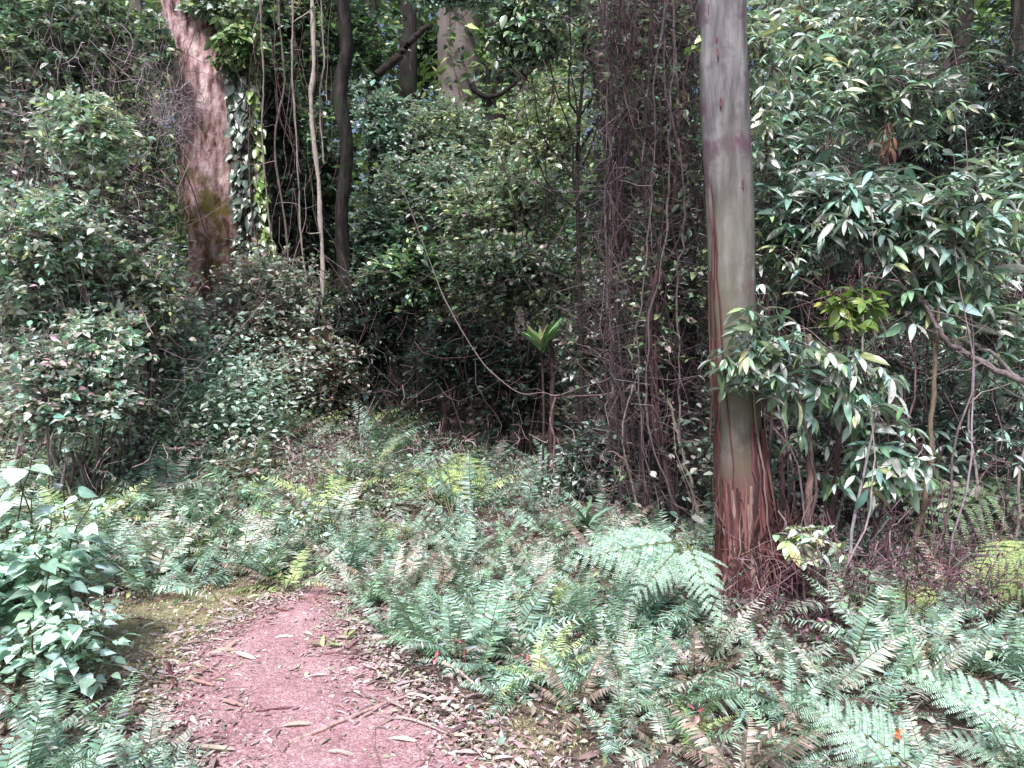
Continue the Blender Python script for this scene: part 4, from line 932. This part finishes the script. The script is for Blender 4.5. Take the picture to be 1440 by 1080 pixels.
# bracken: twice-divided flat blades
def bracken_mesh(npr=11, dens=1.0, col=((.13, .24, .17),), droop=.22, ratio=.55):
    m = MB(); K = 12; t = np.linspace(0, 1, K)
    cp = lambda t: np.stack([0*t, t, -droop*t**2], -1)
    m.tubes(cp(t)[None], (.008*(1.1-t))[None], 4, (.22, .26, .12))
    T = np.linspace(.10, .97, npr)
    for sd in (-1, 1):
        for j, tt in enumerate(T):
            L = (ratio*(1-tt)**.85+.035)*R.uniform(.82, 1.08)
            b = cp(np.array([tt+R.normal(0, .008)]))[0]; d = nrm(np.array([sd*1.0, .55+.25*tt, -.05-R.uniform(-.1, .22)]))
            q = np.stack([b+d*L*s_+np.array([0, .06*L*s_*s_, -.22*L*s_*s_]) for s_ in np.linspace(0, 1, 6)])
            m.tubes(q[None], (.0035*np.linspace(1, .4, 6))[None], 3, (.20, .26, .12))
            n = max(5, int(26*dens*L/ratio)); u = np.linspace(.06, .98, n)
            pl = (.040*(1-u)**.5+.007)*min(1, .5+L*1.6)*R.uniform(.8, 1.15, n)
            pos = np.stack([np.interp(u, np.linspace(0, 1, 6), q[:, i]) for i in range(3)], 1)
            side = nrm(np.cross(d, [0, 0, 1.0]))
            tv = np.array([(-.5, 0, 0), (.5, 0, 0), (.42, .55, .02), (0, 1, -.08), (-.42, .55, .02), (0, .5, 0)], float); tv[:, 0] *= .44
            tf = np.array([(0, 1, 2, 5), (5, 2, 3, 4), (0, 5, 4, 4)])[:2]
            tf = np.array([(0, 1, 2, 4), (4, 2, 3, 3)])
            tv2 = np.array([(-.22, 0, 0), (.22, 0, 0), (.17, .6, .02), (0, 1, -.08), (-.17, .6, .02)], float)
            tfq = np.array([(0, 1, 2, 4)]); tft = np.array([(4, 2, 3)])
            for s2 in (-1, 1):
                dd = side*s2+d*.35+R.normal(0, .05, (n, 3)); uu = np.array([0, .1, 1.0])
                m_n = m.n
                cc = pal(n, col, jit=.17)
                st = R.get_state(); m.leaves((tv2, tfq, np.zeros(5)), pos, dd, pl, cc, .06, 1.0, up=uu)
                R.set_state(st); m.leaves((tv2, tft, np.zeros(5)), pos, dd, pl, cc, .06, 1.0, up=uu)
    return m.mesh('frond', M_pale)
BRP = [bracken_mesh(13, 1.2, [(.44, .64, .53), (.36, .55, .44), (.56, .75, .64)], .10, .44), bracken_mesh(12, 1.2, [(.40, .60, .48), (.50, .70, .59)], .16, .40)]
BRN = [bracken_mesh(15, 1.1, [(.36, .55, .44), (.46, .65, .54), (.28, .46, .36)], .30, .36), bracken_mesh(14, 1.1, [(.40, .59, .48), (.48, .67, .56)], .38, .40)]
BRG = [bracken_mesh(11, 1.0, [(.36, .50, .38), (.44, .58, .44)], .25), bracken_mesh(10, 1.0, [(.27, .41, .26), (.34, .46, .28)], .35)]
BRY = [bracken_mesh(11, 1.0, [(.42, .54, .22), (.48, .60, .26)], .3)]

def look(o, base, tip, up, length):
    y = nrm(np.array(tip, float)-np.array(base, float)); u = np.array(up, float); u = nrm(u-(u@y)*y); x = np.cross(y, u)
    Mx = Matrix([[x[0], y[0], u[0], base[0]], [x[1], y[1], u[1], base[1]], [x[2], y[2], u[2], base[2]], [0, 0, 0, 1]])
    L = length; o.matrix_local = Mx @ Matrix.Diagonal((L, L, L, 1))

def bracken(label, foot, blades, meshes, stemcol=(.20, .22, .12), group='bracken ferns'):
    """foot: ground point; blades: list of (base point, tip point, up)"""
    g = np.array([foot[0], foot[1], float(GH(foot[0], foot[1]))])
    root = thing('bracken_fern', label, 'fern', g, group)
    for (b, t, up) in blades:
        b = np.array(b); t = np.array(t); L = float(np.linalg.norm(t-b))
        o = link('frond', meshes[R.randint(len(meshes))], root); look(o, b-g, t-g, up, L)
        m = MB(); m.tubes(spline([g, (g+b)/2+np.array([0, 0, .10]), b], 12)[None], np.full((1, 12), .004), 5, stemcol); m.build('stalk', M_twig, root)
    return root
tiltc = (0, -.55, 1)
bracken('large pale mint bracken fanned out in front of the smooth gum', Gp(985, 900), [
    (P(960, 760, 4.25), P(800, 778, 4.0), (0, -.75, 1)), (P(955, 770, 4.2), P(888, 838, 3.9), (0, -.8, 1)), (P(968, 765, 4.25), P(1012, 862, 3.85), (0.0, -.7, 1)), (P(950, 765, 4.3), P(855, 742, 4.45), (0, -.7, 1))], BRP)
bracken('pale bracken at the bottom right pointing down to the right', Gp(1180, 1180), [
    (P(1290, 1085, 2.75), P(1115, 945, 3.1), (-.2, -.6, 1))], BRN)
bracken('pale bracken reaching in from the right bottom corner', Gp(1480, 1160), [
    (P(1480, 1035, 2.85), P(1275, 912, 3.25), (-.2, -.6, 1)), (P(1500, 1090, 2.7), P(1325, 1010, 2.9), (-.2, -.7, 1))], BRN)
bracken('light green bracken at the right edge under the drooping shrubs', Gp(1400, 800), [
    (P(1390, 690, 5.2), P(1255, 655, 5.3), (0, -.6, 1)), (P(1400, 690, 5.1), P(1300, 730, 4.7), (0, -.7, 1)), (P(1380, 665, 5.4), P(1460, 720, 5.0), (0, -.7, 1)), (P(1340, 670, 5.3), P(1440, 670, 5.4), (0, -.6, 1))], BRG)
bracken('yellow-green flat bracken at the right edge above the dead stalks', Gp(1450, 880), [
    (P(1460, 760, 4.2), P(1340, 800, 4.2), (0, -.25, 1)), (P(1470, 800, 4.0), P(1380, 838, 4.0), (0, -.3, 1))], BRY)
bracken('small yellow-green fern blade lying flat below the sapling stems', Gp(1230, 900), [
    (P(1340, 838, 4.2), P(1215, 828, 4.3), (0, -.3, 1))], BRY)
bracken('yellow-green bracken in the back of the fern bed at the centre', Gp(640, 760), [
    (P(610, 650, 7.4), P(680, 705, 6.8), (0, -.6, 1)), (P(600, 655, 7.6), P(560, 690, 7.0), (0, -.6, 1)), (P(625, 640, 7.8), P(700, 660, 7.6), (0, -.5, 1))], BRY)
bracken('dull green arching bracken at the dark hollow, behind the yellow-green one', Gp(600, 720), [
    (P(575, 640, 8.3), P(640, 655, 7.8), (0, -.4, 1)), (P(570, 650, 8.2), P(530, 670, 7.8), (0, -.4, 1))], BRG)
bracken('lime fern blade at the far left edge of the path bend', Gp(360, 830), [
    (P(410, 770, 5.9), P(360, 795, 5.6), (0, -.6, 1)), (P(400, 765, 5.9), P(425, 795, 5.6), (0, -.6, 1))], BRY)
for i, (px, py, Y, r, k, lab) in enumerate([
    (245, 640, 8.0, 60, 0, 'feathery pale bracken at the left, below the dark hollow of the pinkish trunk'),
    (340, 680, 7.0, 50, 1, 'yellowish bracken left of centre in the left fern bank'),
    (120, 620, 7.2, 60, 0, 'green bracken at the left under the pinkish-leaved shrub'),
    (390, 590, 9.4, 50, 0, 'dusky bracken right under the leafy mound'),
    (310, 600, 9.8, 45, 0, 'dusky bracken under the dark hollow of the pinkish trunk'),
    (470, 640, 8.2, 50, 0, 'light bracken between the leafy mound and the dark hollow'),
    (540, 740, 6.1, 55, 1, 'yellow-green bracken at the left end of the fern bed'),
    (730, 770, 5.4, 70, 0, 'light green bracken left of the large mint bracken'),
    (200, 690, 6.4, 50, 0, 'pale bracken behind the heart-leaved plant'),
    (440, 700, 6.8, 45, 0, 'pale bracken beyond the end of the red path')]):
    bl = []
    for j in range(4):
        a = R.uniform(0, 6.28) if j else -1.2
        s = r*Y/F; b = P(px, py, Y)+np.array([math.cos(a)*.15*s, math.sin(a)*.15*s, 0]); t = b+np.array([math.cos(a)*s, math.sin(a)*s, -.15*s])
        bl.append((b, t, (0, -.45, 1)))
    x, y = P(px, py, Y)[:2]; bracken(lab, (x, y), bl, BRY if k else BRG+BRP[1:])

# ================================================================== HEART-LEAVED PLANT (left) and other broad leaves
def heart_plant(label, px, py, rx, ry, Y, n, size, cols, name='heart_leaf_plant', nst=9):
    c = P(px, py, Y); s = Y/F
    g = (c[0]-.02, c[1]+.05, float(GH(c[0], c[1])))
    root = thing(name, label, 'plant', g)
    mS = MB(); m = MB(); tops = c+np.stack([R.uniform(-1, 1, nst)*rx*s, R.uniform(-.25, .35, nst), R.uniform(-.4, .75, nst)*ry*s], 1)
    B = np.array(g)+np.stack([R.normal(0, .10, nst), R.normal(0, .10, nst), np.zeros(nst)], 1)+(tops-c)*[.6, .6, 0]
    cv = curves(B, tops, 14, wig=.05, lift=.02); mS.tubes(cv, np.full((nst, 1), .005)*np.linspace(1.4, .6, 14)[None], 5, (.10, .085, .055))
    k = R.randint(0, nst, n); u = R.uniform(.25, 1, n)*13; i = u.astype(int); base = cv[k, np.minimum(i, 13)]
    az = R.uniform(0, 6.28, n); out = np.stack([np.cos(az), np.sin(az), R.uniform(.1, .6, n)], 1)
    tip = base+out*R.uniform(.04, .12, (n, 1)); mS.tubes(curves(base, tip, 4, wig=.05), np.full((n, 1), .0018)*np.ones((1, 4)), 3, (.16, .2, .10))
    d = np.stack([np.cos(az), np.sin(az), R.uniform(-.4, .08, n)], 1)
    m.leaves(T_HEART, tip, d, size*R.uniform(.4, 1.25, n), pal(n, cols, jit=.2), .20, 1.0, up=(0, -.22, 1))
    mS.build('stem', M_twig, root); m.build('foliage', M_pale, root); return root
CH = [(.48, .66, .58), (.57, .75, .68), (.38, .55, .47), (.25, .39, .31)]
heart_plant('pale heart-leaved plant with large mint leaves at the left edge', 42, 765, 84, 84, 3.6, 900, .072, CH+[(.24, .38, .32)], nst=20)
heart_plant('heart-leaved plant with darker stems showing, lower at the left edge', 60, 880, 56, 50, 3.2, 240, .064, CH)
heart_plant('broad pale leaves above the heart-leaved plant at the left edge', 20, 640, 60, 30, 4.6, 36, .13, CH+C_COOL, nst=5)
heart_plant('creeper of heart leaves trailing over the dead purple stalks', 1215, 830, 38, 45, 4.0, 34, .075, [(.30, .42, .26), (.25, .38, .24)], nst=5, name='creeper')
heart_plant('low pale leaves in the left fern bank', 330, 720, 150, 35, 6.2, 160, .06, CH+C_COOL+C_COOL, nst=20, name='creeper')
heart_plant('small-leaved creeper at the back of the left fern bank', 220, 655, 180, 30, 7.2, 200, .065, CH+C_COOL+C_MIX, nst=24, name='creeper')
heart_plant('seedlings with rounded pale leaves at the right end of the centre hollow', 800, 640, 60, 25, 7.6, 60, .065, C_COOL+[(.3, .38, .33)], nst=9, name='creeper')

# ================================================================== GROUND COVER, LITTER
def cover():
    mL = MB(); n = 26000
    x = R.uniform(-7, 6, n); y = R.uniform(2.4, 11, n); ok = (~in_path(x, y, .0)) & (np.abs(x) < .75*y+.6)
    verge = (((x+1.75+0.1*(y-4))/.60)**2+((y-4.35)/.80)**2 < 1); edge = in_path(x, y, .28)
    ok &= ~(verge & (R.uniform(0, 1, n) < .93)) & ~(edge & (R.uniform(0, 1, n) < .8))
    x, y = x[ok], y[ok]; n = len(x); z = GH(x, y)+R.uniform(.0, .10, n)+.04*np.clip(y-6, 0, 4)
    mL.leaves(T_OVAL, np.stack([x, y, z], 1), rdir(n, -15, 60), R.uniform(.02, .055, n), pal(n, C_COOL[:3]+C_MIX+C_GRN, jit=.4)*.75, .6)
    tag(mL.build('ground_cover', M_soft), 'low creeping leaves between the ferns', 'ground cover', kind='stuff')
    # grass-like moss tufts on the verge
    n = 9000; a = R.uniform(0, 6.28, n); r = np.sqrt(R.uniform(0, 1, n)); x = -1.78+.66*r*np.cos(a); y = 4.3+.95*r*np.sin(a); x -= .1*(y-4)
    k = ~in_path(x, y, -.04)
    x2 = R.normal(.02, .22, 2500); y2 = R.normal(3.05, .35, 2500); x = np.concatenate([x[k], x2]); y = np.concatenate([y[k], y2]); n = len(x)
    m = MB(); m.leaves(T_DIA, np.stack([x, y, GH(x, y)], 1), rdir(n, 10, 80), R.uniform(.010, .026, n), pal(n, [(.58, .56, .30), (.46, .50, .26), (.66, .57, .42), (.38, .42, .22)]), .6, .6)
    tag(m.build('moss', M_soft, smooth=False), 'yellowish moss and short grass on the verge of the path', 'moss', kind='stuff')
    # litter of bark curls and dry leaves
    n = 16000; x = R.uniform(-4, 4.2, n); y = R.uniform(1.8, 9, n); ok = (~in_path(x, y, -.12)) & (np.abs(x) < .75*y+.5)
    x, y = x[ok], y[ok]
    n2 = 5200; y2 = R.uniform(2.3, 5.6, n2); a_ = np.array(PATHC); cx = np.interp(y2, a_[:, 1], a_[:, 0]); wx = np.interp(y2, a_[:, 1], a_[:, 2])
    sgn = R.uniform(-1, 1, n2); x2 = cx+wx*np.sign(sgn)*np.abs(sgn)**.6*1.15
    # denser on both path edges
    n3 = 5200; y3 = R.uniform(2.5, 5.2, n3); c3 = np.interp(y3, a_[:, 1], a_[:, 0]); w3 = np.interp(y3, a_[:, 1], a_[:, 2]); x3 = c3+(w3+np.abs(R.normal(.05, .18, n3)))*np.where(R.uniform(0, 1, n3) < .72, 1, -1)
    x = np.concatenate([x, x2, x3]); y = np.concatenate([y, y2, y3]); n = len(x)
    big = R.uniform(0, 1, n) < .06
    L = np.where(big, R.uniform(.05, .11, n), R.uniform(.007, .04, n))
    d = rdir(n, -8, 22); wid = np.where(big, R.uniform(.25, .5, n), R.uniform(.5, 1.2, n))
    col = pal(n, [(.58, .44, .45), (.72, .60, .60), (.44, .31, .32), (.82, .74, .73), (.34, .22, .23), (.60, .42, .44), (.52, .52, .42)])
    m = MB(); m.leaves(T_OVAL, np.stack([x, y, GH(x, y)+.014+R.uniform(0, .012, n)], 1), d, L, col, .45, wid)
    nt = 900; A = np.stack([R.uniform(-3, 3.5, nt), R.uniform(2.5, 8, nt), np.zeros(nt)], 1); k = (~in_path(A[:, 0], A[:, 1], -.2)) | (R.uniform(0, 1, nt) < .25); A = A[k]; nt = len(A)
    A[:, 2] = GH(A[:, 0], A[:, 1])+.018; B = A+rdir(nt, 0, 10)*R.uniform(.08, .35, (nt, 1)); B[:, 2] = GH(B[:, 0], B[:, 1])+R.uniform(.015, .06, nt)
    m.tubes(curves(A, B, 5, wig=.06), R.uniform(.0012, .0035, nt)[:, None]*np.ones((1, 5)), 4, pal(nt, [(.32, .22, .2), (.5, .4, .38), (.18, .1, .09)]))
    tag(m.build('leaf_litter', M_dead), 'dry leaves, bark curls and broken twigs scattered over the ground', 'leaf litter', kind='stuff')
    # purple dead fern fluff round the gum foot, lower right
    n = 5000; x = R.uniform(1.0, 3.3, n); y = R.uniform(3.75, 5.6, n); z = GH(x, y)+R.uniform(.02, 1, n)*np.where(x < 1.75, .16, .40)
    m = MB(); m.leaves(T_DIA, np.stack([x, y, z], 1), rdir(n, -80, 20), R.uniform(.015, .05, n), pal(n, [(.16, .07, .11), (.24, .13, .17), (.10, .05, .06), (.34, .27, .28), (.12, .15, .11)]), .7, .8)
    tag(m.build('dead_fern_debris', M_dead, smooth=False), 'shrivelled purple-brown fern remains beneath the sapling stems', 'fern debris', kind='stuff')
cover()

def stick(label, a, b, r, col, lift=.012, K=16, name='fallen_stick', kink=.02):
    (x0, y0), (x1, y1) = Gp(*a), Gp(*b)
    t = np.linspace(0, 1, K); x = x0+(x1-x0)*t+np.cumsum(R.normal(0, kink*.2, K)); y = y0+(y1-y0)*t
    c = np.stack([x, y, GH(x, y)+r+lift+.012*np.sin(t*PI)], 1)
    m = MB(); m.tubes(c[None], (r*(1.1-.5*t)*(1+R.normal(0, .08, K)))[None], 7, col)
    tag(m.build(name, M_twig, origin=tuple(c[0])), label, 'stick', 'sticks lying on and beside the path')
stick('long pale stick crossing the lower end of the red path', (405, 1052), (575, 985), .009, (.55, .38, .36))
stick('thin dark twig lying across the middle of the path', (335, 1012), (432, 1000), .004, (.20, .08, .09))
stick('pale straight stick on the ground where the ferns meet the path', (615, 950), (668, 986), .008, (.55, .42, .38), lift=.05)
stick('pinkish stick at the right of the path bottom', (500, 1022), (575, 980), .007, (.55, .38, .38))
stick('grey fallen stick at the far side of the mossy verge', (400, 795), (445, 818), .012, (.40, .34, .32))
stick('short reddish twig at the left edge of the path', (240, 950), (248, 990), .006, (.20, .06, .07), lift=.03)
stick('slim curved twig on the red soil left of centre', (275, 945), (310, 958), .004, (.50, .34, .34))
stick('thin twig lying near the far end of the path', (350, 890), (398, 884), .004, (.48, .30, .30))
stick('pale stick among the litter at the bottom centre', (560, 1012), (640, 1040), .005, (.58, .45, .42))
0 and stick('fallen pale stick amid ferns below the mint bracken', (790, 800), (880, 815), .010, (.45, .34, .30), lift=.18)
stick('pinkish fallen twig in the left fern bank', (250, 745), (400, 700), .011, (.42, .28, .27), lift=.12)

# individual large bark curls on the path
GB = 'bark curls lying on the red path'
for i, (px, py, L, lab) in enumerate([(300, 925, .13, 'curled pale bark strip at the upper left of the path'), (330, 880, .12, 'thin bark curl near the far end of the path'), (385, 905, .14, 'pale bark curl in the middle of the far path'),
        (300, 975, .12, 'bark curl near the left edge of the path'), (430, 960, .13, 'white star-like bark scrap on the right of the path'), (345, 1003, .12, 'bark curl beside the thin dark twig'),
        (395, 1030, .15, 'upturned pale bark flake near the bottom of the path'), (330, 1065, .16, 'bark strip lying at the bottom left of the path'), (470, 905, .12, 'short bark curl close to the ferns'),
        (410, 868, .10, 'small bark curl at the path bend'), (455, 1065, .14, 'reddish bark curl at the bottom of the path'), (360, 935, .12, 'flat bark sliver in the centre of the path'),
        (240, 900, .10, 'pale bark chip on the mossy verge'), (165, 875, .12, 'pale dry leaf on the left of the mossy verge'), (545, 1045, .13, 'bark strip on the bottom edge right of the path')]):
    x, y = Gp(px, py); m = MB(); g = np.array([x, y, float(GH(x, y))+.022])
    a = R.uniform(-.5, .5)+(PI if i % 2 else 0)
    m.leaves(leaf_tpl([.02, .09, .12, .11, .07, .01], [0, .2, .45, .65, .85, 1], .7, -.25 if i % 2 else .12), g[None], np.array([[math.cos(a), math.sin(a)*.6, .02]]), L, pal(1, [(.62, .46, .44), (.72, .6, .57), (.5, .3, .3)]), .2)
    if i == 4:
        for k in range(3): m.leaves(T_LANCE, g[None], rdir(1, 5, 30), .06, pal(1, [(.75, .68, .66)]), .2)
    tag(m.build('bark_curl', M_dead, origin=tuple(g)), lab, 'bark', GB)

# small bright fallen / young red leaves by the bed
for (px, py, lab) in [(612, 938, 'small red dead leaf cluster at the near edge of the fern bed'), (735, 932, 'bright pink-red leaf spot within the fern bed'), (652, 918, 'pinkish dead leaf beside the pale stick'), (982, 1030, 'bright crimson leaf cluster at the bottom, right of centre'), (1262, 1062, 'orange dead leaves under the bottom right bracken')]:
    x, y = Gp(px, py+30); c = np.array([x, y, float(GH(x, y))+.14]); m = MB(); n = 5
    col = [(.55, .14, .19), (.42, .16, .18)] if '1262' not in str(px) else [(.5, .18, .08)]
    m.leaves(T_OVAL, np.tile(c, (n, 1))+R.normal(0, .014, (n, 3)), rdir(n, -40, 60), .036, pal(n, col), .5)
    m.tubes(curves(np.array([[x, y, float(GH(x, y))]]), c[None], 5), np.full((1, 5), .002), 4, (.3, .12, .1))
    tag(m.build('red_leaf', M_soft, origin=(x, y, float(GH(x, y)))), lab, 'leaf', 'red dead leaves by the fern bed')

# strap-leaved little plants on the path's right edge
for (px, py, lab) in [(455, 915, 'small yellow-green blade plant at the right edge of the path'), (485, 905, 'second small blade plant at the right edge of the path, nearer the ferns')]:
    x, y = Gp(px, py); g = (x, y, float(GH(x, y))); root = thing('seedling', lab, 'plant', g, 'small seedlings beside the path'); m = MB(); n = 7
    m.leaves(T_LANCE, np.tile(g, (n, 1)), rdir(n, 10, 60), .09*R.uniform(.6, 1.2, n), pal(n, [(.28, .38, .14), (.34, .40, .20)]), .2, 1.0); m.build('foliage', M_soft, root)

# ================================================================== LIGHT
world = bpy.data.worlds.new('World'); scene.world = world; world.use_nodes = True
nt = world.node_tree; nt.nodes.clear(); wo = nt.nodes.new('ShaderNodeOutputWorld'); bgn = nt.nodes.new('ShaderNodeBackground')
sk = nt.nodes.new('ShaderNodeTexSky'); sk.sky_type = 'NISHITA'; sk.sun_disc = False
SE, SA = math.radians(54), math.radians(196)       # direction the light comes from: behind the camera, to its left
sk.sun_elevation = SE; sk.sun_rotation = SA; sk.air_density = 1.0; sk.dust_density = 3.0; sk.ozone_density = 1.0
nt.links.new(sk.outputs[0], bgn.inputs[0]); bgn.inputs[1].default_value = .13; nt.links.new(bgn.outputs[0], wo.inputs[0])
sl = bpy.data.lights.new('sun', 'SUN'); so = bpy.data.objects.new('sun', sl); COL.objects.link(so)
sl.energy = 5.0; sl.angle = math.radians(10); sl.color = (1.0, .985, .965)
sd = Vector((math.sin(SA)*math.cos(SE), math.cos(SA)*math.cos(SE), math.sin(SE)))
so.rotation_euler = sd.to_track_quat('Z', 'Y').to_euler(); so.location = (0, 0, 20)

scene.view_settings.view_transform = 'Standard'; scene.view_settings.look = 'None'; scene.view_settings.exposure = 0; scene.view_settings.gamma = 1
scene.render.engine = 'CYCLES'
scene.cycles.max_bounces = 5; scene.cycles.diffuse_bounces = 3; scene.cycles.transmission_bounces = 4; scene.cycles.transparent_max_bounces = 4
scene.render.resolution_x = 1024; scene.render.resolution_y = 768
